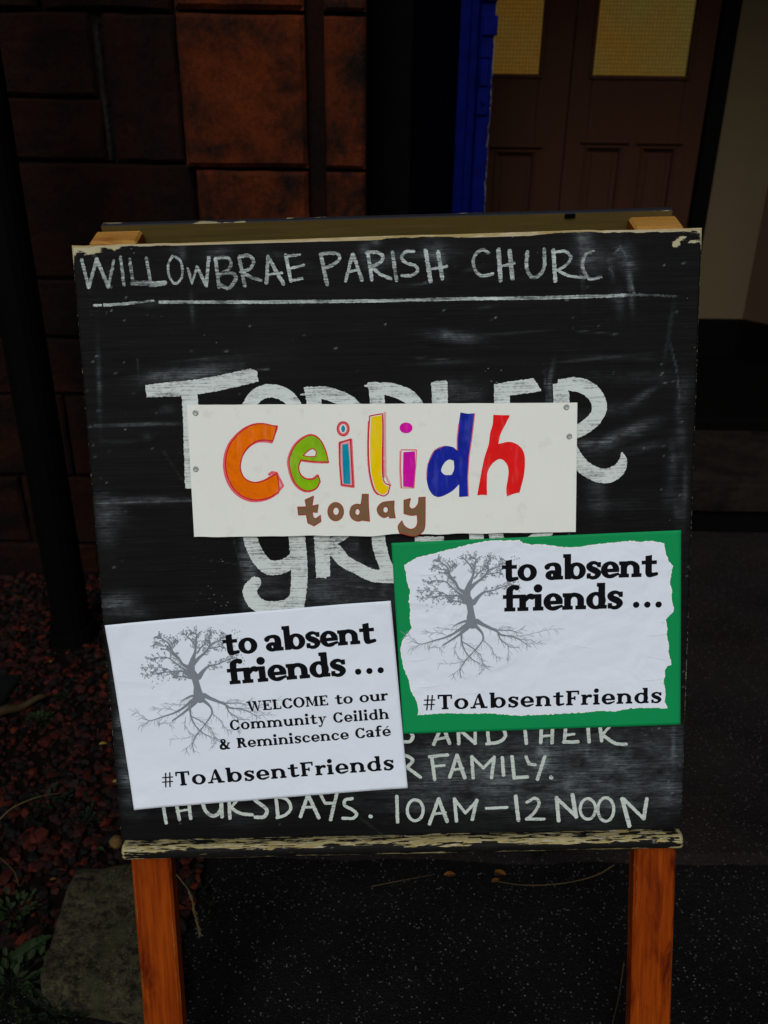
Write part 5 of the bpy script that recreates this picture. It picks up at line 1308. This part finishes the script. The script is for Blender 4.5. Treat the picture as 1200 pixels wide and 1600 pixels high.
def thick(P, Fc, zf, th, nx, ny, edge=None):
    """front grid and a back skin joined round the rim (mm)"""
    n = len(P); V = [(x, y, zf(x, y)+th) for x, y in P]+[(x, y, zf(x, y)) for x, y in P]
    F2 = [f for f in Fc]+[tuple(i+n for i in f[::-1]) for f in Fc]
    rim = [i for i in range(nx+1)]+[(j*(nx+1)+nx) for j in range(1, ny+1)]+[ny*(nx+1)+i for i in range(nx-1, -1, -1)]+[j*(nx+1) for j in range(ny-1, 0, -1)]
    m = len(rim)
    for i in range(m): a, b = rim[i], rim[(i+1) % m]; F2.append((a, a+n, b+n, b))
    return [(x/1000, -z/1000, y/1000) for x, y, z in V], F2

# ---- printed tree (photo crop at 5.4545 px per px, upright frame in units of photo px around the trunk foot)
TREE_T = [ # thick parts
 [(535, 690, 46), (522, 640, 42), (520, 590, 32), (512, 540, 30), (505, 490, 36), (480, 445, 38), (488, 390, 30), (503, 345, 22)],
 [(540, 500, 26), (590, 440, 15), (640, 405, 9), (720, 388, 6), (800, 355, 4.5), (870, 335, 3)],
 [(500, 380, 24), (560, 325, 13), (625, 270, 10), (662, 210, 8), (658, 150, 6), (690, 100, 4)],
 [(662, 215, 7), (730, 188, 6), (790, 140, 4)], [(640, 252, 6), (720, 240, 4.5), (775, 222, 3)],
 [(500, 345, 22), (530, 270, 11), (545, 180, 9), (553, 118, 6), (505, 95, 3)], [(535, 215, 7), (492, 152, 6), (438, 100, 4)],
 [(545, 285, 7), (590, 228, 6), (640, 205, 3)],
 [(475, 415, 26), (415, 380, 13), (380, 315, 11), (328, 250, 10), (312, 190, 7), (250, 140, 5), (222, 122, 3)],
 [(372, 320, 6), (300, 250, 4), (285, 235, 3)], [(318, 212, 5), (240, 205, 4), (185, 185, 3)], [(330, 240, 5), (345, 190, 4), (375, 150, 3)],
 [(450, 450, 18), (402, 405, 8), (352, 362, 6), (292, 312, 5), (200, 305, 3.5), (140, 325, 2.5)],
 [(455, 475, 18), (400, 437, 8), (320, 438, 6), (230, 442, 5), (150, 456, 3.5), (80, 462, 2.5)],
 [(320, 437, 5), (240, 402, 4), (150, 395, 3), (68, 385, 2.5)], [(475, 505, 12), (420, 492, 8), (370, 482, 5), (330, 472, 3)],
 [(530, 690, 40), (465, 712, 20), (425, 740, 14), (330, 800, 9), (200, 840, 6), (90, 870, 3.5), (0, 838, 1.6)],
 [(515, 680, 26), (470, 665, 12), (405, 690, 7), (370, 712, 3)],
 [(490, 725, 20), (440, 770, 14), (360, 830, 9), (280, 882, 6)],
 [(440, 760, 12), (445, 850, 7), (478, 940, 5.5), (540, 1010, 4.5), (610, 1052, 3)],
 [(450, 850, 6), (530, 900, 5), (610, 972, 3)],
 [(560, 705, 18), (618, 770, 10), (627, 830, 7), (590, 890, 5.5), (540, 950, 5), (480, 1022, 5), (435, 1100, 4), (445, 1182, 2)],
 [(575, 665, 24), (655, 712, 14), (740, 752, 10), (790, 790, 8), (870, 800, 5.5), (940, 830, 4), (990, 860, 3), (1022, 892, 1.8)],
 [(640, 695, 10), (740, 742, 6), (830, 746, 4.5), (900, 757, 3), (938, 772, 2)],
 [(760, 780, 8), (782, 832, 5), (832, 870, 4.5), (862, 897, 3), (950, 902, 2)],
]
TREE_F = [ # fine pale roots
 [(790, 792, 5), (950, 797, 3), (1080, 770, 2.2), (1200, 740, 1.8), (1290, 735, 1.2)],
 [(610, 970, 3), (630, 1030, 2.5), (640, 1060, 2), (680, 1076, 1.6)], [(560, 940, 3), (600, 990, 3), (630, 1050, 2.5), (628, 1100, 1.8), (605, 1140, 1.4)],
 [(437, 1092, 3), (470, 1142, 2)], [(437, 1092, 3), (385, 1140, 2.2), (370, 1180, 1.5)], [(640, 842, 4), (700, 902, 3.5), (732, 972, 3.5), (792, 1006, 2)],
 [(400, 852, 3), (385, 930, 3), (432, 1008, 2.6), (470, 1030, 2)], [(330, 800, 3), (250, 770, 2.2), (160, 768, 2), (130, 750, 1.5)],
 [(420, 740, 3), (300, 738, 2.2), (230, 715, 1.6)], [(90, 870, 3), (40, 900, 2), (0, 905, 1.5)], [(200, 842, 3), (160, 905, 2), (240, 900, 2), (280, 940, 1.5)],
 [(60, 862, 2), (-10, 800, 1.8), (-40, 795, 1.2)], [(480, 1022, 3), (380, 1048, 2), (230, 1052, 1.3)], [(850, 895, 3), (852, 980, 2), (840, 1010, 1.4)],
 [(990, 862, 2.5), (1080, 870, 1.8), (1130, 850, 1.2)], [(940, 830, 2.5), (1000, 825, 1.8), (1060, 838, 1.2)], [(900, 757, 2), (960, 740, 1.6), (985, 700, 1.2)], [(740, 748, 2.5), (800, 718, 1.8), (870, 715, 1.2)],
]
def tree_geometry():
    r = random.Random(5); T_ = [list(b) for b in TREE_T]; Fn = [list(b) for b in TREE_F]; leaves = []
    crown = [b for b in TREE_T[1:16]]
    for b in crown:
        P = catmull(b, 5)
        for i in range(3, len(P)-1, 1):
            p = P[i]
            if p[2] > 11: continue
            for k in range(2):
                if r.random() < 0.72:
                    d = P[i+1]-P[i-1]; a = math.atan2(d[1], d[0])+r.choice((-1, 1))*r.uniform(0.5, 1.2)
                    L = r.uniform(20, 56); q = (p[0]+L*math.cos(a), p[1]+L*math.sin(a))
                    if q[1] > 560 or (430 < q[0] < 640 and q[1] > 440) or (500 < q[0] < 580 and 380 < q[1] < 470): continue
                    m_ = ((p[0]+q[0])/2+r.uniform(-6, 6), (p[1]+q[1])/2+r.uniform(-6, 6))
                    T_.append([(p[0], p[1], 1.9), (m_[0], m_[1], 1.6), (q[0], q[1], 1.2)])
                    for n_ in range(r.choice((2, 3))):
                        t = r.uniform(0.4, 1.15); leaves.append((p[0]+(q[0]-p[0])*t+r.uniform(-9, 9), p[1]+(q[1]-p[1])*t+r.uniform(-9, 9), r.uniform(0, 3.14)))
        e = P[-1]
        for n_ in range(6): leaves.append((e[0]+r.uniform(-24, 24), e[1]+r.uniform(-20, 20), r.uniform(0, 3.14)))
    for (x, y) in ((140, 520), (135, 580), (150, 570), (180, 540), (195, 500), (225, 515), (240, 495), (280, 515), (290, 500), (385, 515), (375, 465), (430, 110), (400, 105), (385, 125), (500, 110), (620, 105), (635, 95), (720, 100), (755, 95), (700, 120), (770, 110), (860, 100), (885, 95), (905, 115), (925, 110), (880, 125), (900, 170), (930, 180), (865, 240), (880, 320), (920, 320), (930, 345), (945, 370), (910, 390), (935, 400), (870, 410), (790, 270), (330, 115), (325, 135), (800, 130)):
        leaves.append((x, y, r.uniform(0, 3.14)))
    roots = TREE_T[16:]+TREE_F
    for b in roots:
        P = catmull(b, 5)
        for i in range(2, len(P)-1):
            p = P[i]
            if p[2] > 12: continue
            d = P[i+1]-P[i-1]; a = math.atan2(d[1], d[0])+r.choice((-1, 1))*r.uniform(0.3, 0.9); L = r.uniform(22, 72); pts = [(p[0], p[1], min(2.6, p[2]*0.6))]
            x, y = p[0], p[1]
            for s_ in range(3):
                a += r.uniform(-0.35, 0.35)+(0.12 if math.cos(a) > 0 else -0.12); x += L/3*math.cos(a); y += L/3*math.sin(a); pts.append((x, y, 1.9-0.35*s_))
            if y < 700: continue
            Fn.append(pts)
    return T_, Fn, leaves
TG = tree_geometry()
def printed_tree(sh, parent, base_px, sc, zoff, tilt):
    """base_px: where the trunk foot stands in the photo; sc: photo px per tree unit"""
    o0 = np.array(sh.px(*base_px)); u = sc*0.655/5.4545
    ct, st_ = math.cos(R(tilt)), math.sin(R(tilt))
    def T(x, y): dx, dy = (x-535)*u, -(y-700)*u; return (o0[0]+dx*ct-dy*st_, o0[1]+dx*st_+dy*ct)
    lo, hi = o0-np.array([85, 70]), o0+np.array([100, 90])
    rs = Raster(lo[0], lo[1], hi[0], hi[1], 0.2); rf = Raster(lo[0], lo[1], hi[0], hi[1], 0.24)
    for b in TG[0]:
        P = catmull(b, 5)
        for p, q in zip(P[:-1], P[1:]): rs.seg(T(p[0], p[1]), T(q[0], q[1]), max(0.14, p[2]*u*0.92), max(0.14, q[2]*u*0.92))
    for (x, y, a) in TG[2]:
        d = 6.5; rs.seg(T(x-d*math.cos(a), y-d*math.sin(a)), T(x+d*math.cos(a), y+d*math.sin(a)), 0.40, 0.22)
    for b in TG[1]:
        P = catmull(b, 4)
        for p, q in zip(P[:-1], P[1:]): rf.seg(T(p[0], p[1]), T(q[0], q[1]), max(0.17, p[2]*u), max(0.15, q[2]*u))
    v, f = rs.mesh(12); mesh('printed_tree', sh.place(v, zoff), f, M['tree_ink'], parent)
    v, f = rf.mesh(12); mesh('printed_roots', sh.place(v, zoff-0.08), f, M['root_ink'], parent)
def printed_text(sh, parent, G, text, p0, p1, xh_px, zoff, mat=None, space=0.55, gap=0.06, cell=0.24):
    a = np.array(sh.px(*p0)); b = np.array(sh.px(*p1)); L = np.linalg.norm(b-a); an = math.atan2(b[1]-a[1], b[0]-a[0]); size = xh_px*0.655
    rs = Raster(-2, -size*0.6, L+2, size*1.7, cell); draw_text(rs, G, text, 0, 0, L, size, space, gap)
    v, f = rs.mesh(12); ca, sa = math.cos(an), math.sin(an)
    return mesh('printed_text', sh.place([(a[0]+x*ca-y*sa, a[1]+x*sa+y*ca) for x, y in v], zoff), f, mat or M['ink'], parent)
def bend(p0, p1, x, y, r): return math.exp(-(((x-p0)/r)**2+((y-p1)/r)**2))

# ---- lower left poster
pl = Sheet([(166, 975), (610.5, 936.5), (637, 1229), (211, 1263)], 0.0012, 'welcome_poster', 'white poster with tree and WELCOME to our Community Ceilidh text, lower left on the blackboard', 'poster')
TLc, TRc, BRc, BLc = pl.Q
pl.z = lambda x, y: (1.2+0.7*mnoise.noise(Vector((x*0.012, y*0.014, 1)))+0.35*mnoise.noise(Vector((x*0.03, y*0.035, 5)))
    + 1.9*bend(TLc[0], TLc[1], x, y, 26)+3.2*bend(TRc[0], TRc[1], x, y, 34)-0.9*bend(TRc[0]-16, TRc[1]-12, x, y, 9)-0.8*bend(TLc[0]+22, TLc[1]-16, x, y, 9)+1.0*bend(BRc[0], BRc[1], x, y, 22)-0.8*bend(BRc[0]-8, BRc[1]+12, x, y, 7)-0.7*bend(BLc[0]+9, BLc[1]+15, x, y, 7)+0.9*bend(BLc[0], BLc[1], x, y, 18))
P, Fc = quad_grid(pl.Q, 100, 72); V, F2 = thick(P, Fc, pl.z, 0.12, 100, 72)
shp = mesh('paper_sheet', V, F2, M['paper'], pl.root, True)
printed_tree(pl, pl.root, (313, 1092), 1.02, 0.40, -2.3)
printed_text(pl, pl.root, HEAVY, 'to absent', (350.5, 1023), (587, 1003.5), 25.5, 0.48, None, 0.52, 0.0)
printed_text(pl, pl.root, HEAVY, 'friends', (357.5, 1069), (541, 1054), 26.5, 0.48, None, 0.3, 0.0)
printed_text(pl, pl.root, HEAVY, '...', (556, 1053), (601, 1050), 26, 0.48, None, 0.3, 0.32)
def wide(o): return o
printed_text(pl, pl.root, BOOK, 'WELCOME to our', (387, 1111), (606, 1093), 12.0, 0.48, None, 0.75, 0.10, 0.2)
printed_text(pl, pl.root, BOOK, 'Community Ceilidh', (360.5, 1140), (608, 1122), 12.2, 0.48, None, 0.75, 0.16, 0.2)
printed_text(pl, pl.root, BOOK, '& Reminiscence Café', (344, 1170), (611, 1148.5), 12.2, 0.48, None, 0.75, 0.14, 0.2)
printed_text(pl, pl.root, BOOK, '#ToAbsentFriends', (253, 1229), (616, 1201.5), 17.3, 0.48, None, 0.75, 0.16, 0.22)
for (a_, b_) in ((228, 1246), (628, 1214), (190, 990), (588, 952)): pass

# ---- right poster: green card with a torn white sheet
pr = Sheet([(611.5, 848), (1063.5, 828), (1062.5, 1131.5), (630, 1146)], 0.0006, 'green_poster', 'bright green card bearing a torn white tree poster, lower right on the blackboard', 'poster')
pr.z = lambda x, y: 0.5+0.5*mnoise.noise(Vector((x*0.01, y*0.012, 8)))
P, Fc = quad_grid(pr.Q, 90, 64); V, F2 = thick(P, Fc, pr.z, 0.25, 90, 64)
mesh('green_card', V, F2, M['green'], pr.root, True)
torn_px = tr(600, 820, 2.5, [(78, 158), (105, 140), (130, 126), (200, 110), (250, 96), (300, 85), (350, 72), (420, 60), (480, 62), (530, 57), (542, 71), (580, 76), (620, 75), (680, 84), (720, 88), (760, 86), (800, 79), (860, 72), (930, 66), (960, 61), (1000, 66), (1040, 62), (1093, 71), (1096, 90), (1100, 112), (1112, 140), (1127, 160), (1120, 190), (1116, 225), (1124, 260), (1122, 290), (1131, 325), (1128, 340), (1115, 352), (1099, 372), (1105, 400), (1103, 430), (1112, 470), (1110, 500), (1119, 530), (1122, 546), (1106, 552), (1095, 566), (1097, 590), (1090, 605), (1098, 650), (1096, 690), (1106, 716), (1040, 714), (960, 716), (900, 728), (840, 725), (780, 732), (700, 736), (640, 740), (560, 742), (530, 746), (480, 740), (400, 734), (320, 737), (250, 734), (190, 738), (132, 743), (134, 715), (129, 690), (115, 665), (102, 640), (95, 600), (88, 585), (75, 555), (68, 520), (63, 485), (70, 455), (84, 432), (100, 412), (108, 400), (100, 370), (104, 330), (96, 300), (102, 262), (90, 220), (86, 190)])
T2 = [pr.px(*p) for p in torn_px]
def tear(P, amp, sub, seed, inset=0.0):
    out = []; n = len(P); c = np.mean(P, 0)
    for i in range(n):
        a, b = np.array(P[i]), np.array(P[(i+1) % n]); L = np.linalg.norm(b-a); k = max(2, int(L/sub)); nrm = np.array([-(b-a)[1], (b-a)[0]])/max(L, 1e-6)
        for j in range(k):
            q = a+(b-a)*j/k; d = amp*mnoise.noise(Vector((q[0]*0.45, q[1]*0.45, seed)))+amp*0.6*mnoise.noise(Vector((q[0]*1.4, q[1]*1.4, seed+3)))
            q = q+nrm*d
            if inset: q = q+(c-q)/np.linalg.norm(c-q)*(inset*(1.0+0.9*mnoise.noise(Vector((q[0]*0.12, q[1]*0.12, seed+7)))))
            out.append(tuple(q))
    return out
zt_ = lambda x, y: (pr.z(x, y)+0.42+0.45*(0.5+0.5*mnoise.noise(Vector((x*0.02, y*0.05, 3))))+0.22*mnoise.noise(Vector((x*0.06, y*0.11, 6))))
CREASES = [((1028, 971), (1056, 967), 0.34), ((1012, 992), (1050, 985), 0.30), ((1002, 1062), (1045, 1056), 0.26), ((655, 897), (700, 893), 0.34), ((640, 1031), (668, 1027), 0.30), ((650, 1073), (690, 1068), 0.26), ((870, 1000), (930, 1012), 0.16), ((700, 1085), (760, 1078), 0.16), ((960, 900), (1040, 890), 0.14), ((1000, 1020), (1046, 1030), 0.2)]
CREASES = [(pr.px(*a), pr.px(*b), h) for a, b, h in CREASES]
zt0 = zt_
def zt_(x, y):
    z = zt0(x, y)
    for a, b, h in CREASES:
        dx, dy = b[0]-a[0], b[1]-a[1]; L = dx*dx+dy*dy; t = ((x-a[0])*dx+(y-a[1])*dy)/L
        if -0.2 < t < 1.2:
            d = (-(x-a[0])*dy+(y-a[1])*dx)/math.sqrt(L)+1.2*math.sin(t*3); e = min(1, max(0, 1.2-abs(t-0.5)*2)*1.6)
            if abs(d) < 6: z += h*e*(math.exp(-(d/0.9)**2)+0.5*math.exp(-((d-2.2)/2.0)**2))
    return z
class Sub: pass
ps = Sub(); ps.px = pr.px; ps.place = lambda V, off: [(x/1000, -(zt_(x, y)+off)/1000, y/1000) for x, y in V]
A = np.array(T2); lo, hi = A.min(0)-2, A.max(0)+2
def torn_sheet(polyg, zoff, mat, name, parent, cell=0.5):
    rs = Raster(lo[0], lo[1], hi[0], hi[1], cell); rs.poly(polyg); v, f = rs.mesh(3)
    n = len(v); o = mesh(name, ps.place(v, zoff), f, mat, parent, False); return o
T3 = tear(T2, 0.9, 1.2, 1.0)
tsh = torn_sheet(T3, 0.0, M['paper_fibre'], 'torn_edge', pr.root)
tsh2 = torn_sheet(tear(T2, 0.7, 1.3, 4.0, 0.9), 0.14, M['paper_torn'], 'torn_sheet', pr.root)
printed_tree(ps, tsh2, (738, 976), 1.0, 0.40, -2.3)
printed_text(ps, tsh2, HEAVY, 'to absent', (784, 908), (1026, 900), 26, 0.50, None, 0.52, 0.0)
printed_text(ps, tsh2, HEAVY, 'friends', (785.5, 955), (972, 949.5), 27, 0.50, None, 0.3, 0.0)
printed_text(ps, tsh2, HEAVY, '...', (989, 948.5), (1034, 948), 26, 0.50, None, 0.3, 0.32)
printed_text(ps, tsh2, BOOK, '#ToAbsentFriends', (660, 1108.5), (1033, 1097), 17.6, 0.50, None, 0.75, 0.16, 0.22)

# ---- hand coloured card
pc = Sheet([(293.5, 632.5), (900.5, 629), (898, 830), (305, 838)], 0.0016, 'hand_lettered_card', 'white corrugated card with Ceilidh today in multicoloured marker pinned to the blackboard', 'sign')
CTL, CTR, CBR, CBL = pc.Q
hgt = (CTL[1]+CTR[1])/2
def zc_(x, y):
    b = max(0.0, 1-y/35.0)
    return 0.4+1.6*b*math.exp(-((x-20)/75.0)**2)+0.7*b*math.exp(-((x+110)/50.0)**2)+0.25*mnoise.noise(Vector((x*0.012, y*0.012, 2)))
pc.z = zc_
nxc, nyc = 150, 40
P, Fc = quad_grid(pc.Q, nxc, nyc)
P2 = []
for k_, (x, y) in enumerate(P):
    j = k_//(nxc+1); i = k_ % (nxc+1)
    t = j/nyc
    y += (1-t)**3*(0.5*mnoise.noise(Vector((x*0.045, 0, 0)))*2-1.3*math.exp(-((x-62)/38.0)**2)*0+0.9*math.exp(-((x-28)/22.0)**2)-1.2*math.exp(-((x+25)/20.0)**2)-0.7*math.exp(-((x-52)/10.0)**2)+(1.7 if False else 0))
    if j == nyc: y += 0.25*mnoise.noise(Vector((x*0.05, 3, 0)))
    P2.append((x, y))
CT = 2.6
V, F2 = thick(P2, Fc, zc_, CT, nxc, nyc)
cs = mesh('corrugated_card', V, F2, M['card'], pc.root, True)
md = cs.modifiers.new('edges', 'EDGE_SPLIT'); md.split_angle = R(40)
I_ = lambda P: tr(280, 620, 3.529, P)
J_ = lambda P: tr(600, 620, 3.529, P)
MM = 1/3.529*0.655   # crop px -> mm
def card_shape(polys, holes, lines, mat, name, off, parent, cell=0.26, rough=0.0, closed=True):
    """polys/holes: lists of px polygons; lines: list of (px pts, radius crop px)"""
    allp = [pc.px(*p) for P in polys for p in P]+[pc.px(*p) for P, r_ in lines for p in P]
    A = np.array(allp); l_, h_ = A.min(0)-4, A.max(0)+4
    rs = Raster(l_[0], l_[1], h_[0], h_[1], cell)
    for P in polys: rs.poly([pc.px(*p) for p in P])
    for P in holes: rs.poly([pc.px(*p) for p in P], '-')
    for P, r_ in lines:
        Q = [pc.px(*p) for p in P]
        for a_, b_ in zip(Q[:-1], Q[1:]): rs.seg(a_, b_, r_*MM)
    if rough: rs.rough(rough, 0.8, len(name))
    v, f = rs.mesh(20)
    return mesh(name, [(x/1000, -(zc_(x, y)+CT+off)/1000, y/1000) for x, y in v], f, mat, parent)
def smooth(P, corner=()):   # gentle rounding of a traced outline, keeping the listed corners sharp
    out = []; n = len(P)
    for i in range(n):
        a, b, c, d = [np.array(P[(i+k) % n], float) for k in (-1, 0, 1, 2)]
        ta = (c-a)*0.5 if i not in corner else (c-b); tb = (d-b)*0.5 if ((i+1) % n) not in corner else (c-b)
        for k in range(5):
            t = k/5; h1, h2, h3, h4 = 2*t**3-3*t*t+1, -2*t**3+3*t*t, t**3-2*t*t+t, t**3-t*t
            out.append(tuple(h1*b+h2*c+h3*ta+h4*tb))
    return out
Cs = smooth([(540, 163), (530, 205), (518, 243), (480, 237), (440, 240), (405, 258), (375, 285), (350, 330), (340, 385), (352, 430), (380, 458), (425, 470), (470, 460), (505, 442), (540, 420), (550, 470), (553, 520), (500, 552), (430, 566), (365, 552), (305, 505), (268, 430), (260, 345), (283, 262), (335, 198), (395, 158), (460, 146)], (0, 2, 14, 16))
es = smooth([(824, 357), (745, 355), (672, 345), (660, 385), (670, 425), (700, 450), (740, 452), (768, 432), (778, 465), (758, 500), (718, 516), (680, 508), (640, 470), (615, 405), (610, 340), (640, 270), (690, 224), (738, 211), (780, 238), (808, 295)], (0, 2, 7, 8))
eh = smooth([(685, 322), (712, 296), (738, 284), (758, 300), (754, 327), (718, 328)], (0, 3, 4))
i1 = [(886, 252), (945, 235), (950, 350), (958, 490), (897, 481), (888, 370)]; i1f = [(900, 262), (932, 257), (940, 350), (945, 480), (908, 476), (902, 370)]
ls = smooth([(1050, 105), (1085, 98), (1120, 92), (1123, 180), (1120, 320), (1122, 430), (1135, 472), (1163, 485), (1152, 530), (1125, 544), (1085, 522), (1063, 468), (1048, 380), (1044, 250)], (0, 2, 7, 8))
lf = smooth([(1058, 110), (1085, 106), (1116, 101), (1118, 180), (1114, 320), (1116, 430), (1130, 478), (1156, 492), (1146, 524), (1122, 536), (1090, 516), (1070, 462), (1056, 380), (1053, 250)], (0, 2, 7, 8))
i2 = [(94, 290), (178, 290), (174, 380), (165, 500), (95, 500), (90, 390)]; i2f = [(106, 304), (171, 298), (172, 390), (165, 498), (105, 493), (104, 390)]
ds = smooth([(420, 85), (460, 92), (498, 90), (482, 230), (467, 330), (460, 440), (463, 546), (412, 550), (413, 480), (370, 520), (300, 550), (255, 522), (234, 450), (240, 370), (275, 295), (330, 270), (375, 275), (400, 292), (402, 230), (408, 170)], (0, 2, 6, 7, 8, 17))
dh = smooth([(328, 368), (355, 345), (383, 350), (385, 395), (372, 428), (335, 428), (314, 405)], (2, 4))
hs = smooth([(600, 98), (645, 100), (692, 101), (665, 155), (640, 205), (628, 258), (690, 247), (742, 268), (772, 320), (770, 420), (745, 525), (710, 533), (675, 547), (672, 500), (684, 420), (675, 370), (640, 341), (600, 362), (570, 410), (565, 480), (567, 540), (540, 538), (512, 541), (530, 440), (550, 340), (575, 260), (583, 200), (597, 150)], (0, 2, 5, 10, 12, 20, 22))
L1 = pc.root
def line(P, r_): return (P+[P[0]], r_)
def jit(P, a, sd): 
    r = random.Random(sd); return [(x+r.uniform(-a, a), y+r.uniform(-a, a)) for x, y in P]
# halos first, then colour, then outline
def shift(P, dx, dy): return [(x+dx, y+dy) for x, y in P]
card_shape([], [], [line(I_(shift(Cs[6:], -7, 5)+Cs[:2]), 8), line(I_(shift(es, -4, 1)), 8), line(I_(shift(i1, 2, 2)), 9), (I_(ell(905, 175, 28, 34, 20, 0, 360)), 8), (I_(shift(ls[-22:], -4, 2)), 4), (I_([(1130, 92), (1130, 200), (1124, 330), (1128, 440)]), 4.5)], M['halo'], 'marker_halo', 0.10, L1, rough=0.10)
card_shape([I_([(540, 420), (556, 450), (582, 488), (555, 515)]), I_(shift(i1, 0, 0))], [], [(J_([(88, 300), (86, 400), (92, 500)]), 3.5), (J_([(4, 88), (6, 300), (8, 430), (34, 485)]), 6)], M['blush'], 'marker_halo', 0.16, L1, rough=0.08)
card_shape([], [], [(I_([(500, 425), (515, 415), (540, 420)]), 8), (I_([(545, 430), (575, 488), (556, 510)]), 6)], M['halo'], 'marker_halo', 0.20, L1, rough=0.1)
def letter(fill, holes, mat, nm, off=0.26, rough=0.05): return card_shape([fill], holes, [], mat, nm, off, L1, rough=rough)
letter(I_(Cs), [], M['orange'], 'marker_letter'); card_shape([I_(es)], [I_(eh)], [], M['lime'], 'marker_letter', 0.26, L1)
card_shape([I_(i1f), I_(ell(905, 175, 11, 19, 16, 0, 360))], [], [], M['teal'], 'marker_letter', 0.26, L1)
letter(I_(lf), [], M['yellow'], 'marker_letter')
card_shape([J_(i2f), J_(ell(121, 170, 36, 30, 16, 0, 360))], [], [], M['magenta'], 'marker_letter', 0.26, L1)
card_shape([J_(ds)], [J_(dh)], [], M['blue'], 'marker_letter', 0.26, L1, rough=0.05)
letter(J_(hs), [], M['red'], 'marker_letter')
card_shape([], [], [line(I_(Cs), 2.9), line(I_(es), 2.9), line(I_(eh), 2.6), line(I_(i1), 2.9), line(I_(jit(i1, 3, 2)), 1.6), line(I_(ls), 2.9), (I_(ell(905, 175, 32, 38, 20, 0, 360)), 1.8)], M['pinkline'], 'marker_outline', 0.34, L1, 0.22)
card_shape([], [], [line(J_(i2), 2.0), line(J_(jit(i2, 3, 5)), 1.4), (J_([(498, 92), (482, 230), (467, 330), (460, 440), (463, 546)]), 2.6), (J_([(402, 292), (402, 230), (410, 150)]), 2.6), (J_([(234, 450), (240, 370), (275, 295), (330, 270)]), 1.6)], M['halo'], 'marker_outline', 0.34, L1, 0.22)
# today
ty = [I_([(655, 605), (703, 604), (696, 566), (742, 545), (734, 600), (768, 592), (762, 634), (734, 632), (742, 665), (757, 668), (780, 650), (783, 684), (745, 708), (712, 692), (702, 645), (690, 648), (660, 648)]),
      I_(ell(864, 630, 43, 50, 22, 0, 360)),
      I_(smooth([(1010, 535), (1043, 535), (1044, 600), (1050, 682), (1010, 676), (985, 682), (955, 668), (942, 640), (950, 605), (975, 590), (1003, 592), (1008, 560)], (0, 1, 3, 4, 10))),
      I_(smooth([(1150, 575), (1185, 572), (1184, 620), (1191, 664), (1160, 664), (1156, 652), (1128, 662), (1100, 643), (1093, 610), (1118, 582)], (1, 3, 4, 5))),
      J_(smooth([(110, 568), (145, 558), (138, 598), (152, 615), (172, 608), (188, 585), (192, 553), (226, 551), (226, 620), (222, 720), (190, 755), (150, 762), (85, 745), (78, 710), (98, 680), (112, 708), (145, 726), (172, 716), (184, 690), (182, 646), (150, 650), (110, 640)], (0, 1, 6, 7, 12, 14, 19, 21)))]
th_ = [I_(ell(866, 628, 18, 23, 16, 0, 360)), I_(ell(984, 632, 14, 19, 16, 0, 360)), I_(ell(1138, 620, 15, 18, 16, 0, 360))]
card_shape(ty, th_, [], M['brown'], 'marker_letter', 0.26, L1, 0.22)
card_shape([], [], [line(P, 2.7) for P in ty+th_], M['brownline'], 'marker_outline', 0.34, L1, 0.22)
# pins
for (a_, b_) in ((306.5, 645), (307, 732.5), (884, 636), (888.5, 681.5)):
    x, y = pc.px(a_, b_); bm = bmesh.new()
    r0 = 3.0
    for k, (rr, hh) in enumerate(((r0, 0.0), (r0*0.97, 0.3), (r0*0.7, 0.75), (r0*0.35, 0.55), (0.1, 0.5))):
        for i in range(14): bm.verts.new(((x+rr*math.cos(i*math.pi/7))/1000, -(zc_(x, y)+CT+0.02+hh)/1000, (y+rr*math.sin(i*math.pi/7))/1000))
    bm.verts.ensure_lookup_table()
    for k in range(4):
        for i in range(14): bm.faces.new([bm.verts[k*14+i], bm.verts[k*14+(i+1) % 14], bm.verts[(k+1)*14+(i+1) % 14], bm.verts[(k+1)*14+i]])
    bmesh.ops.recalc_face_normals(bm, faces=bm.faces)
    me = bpy.data.meshes.new('pin'); bm.to_mesh(me); bm.free(); me.materials.append(M['pin']); o = link(bpy.data.objects.new('pin', me), pc.root)
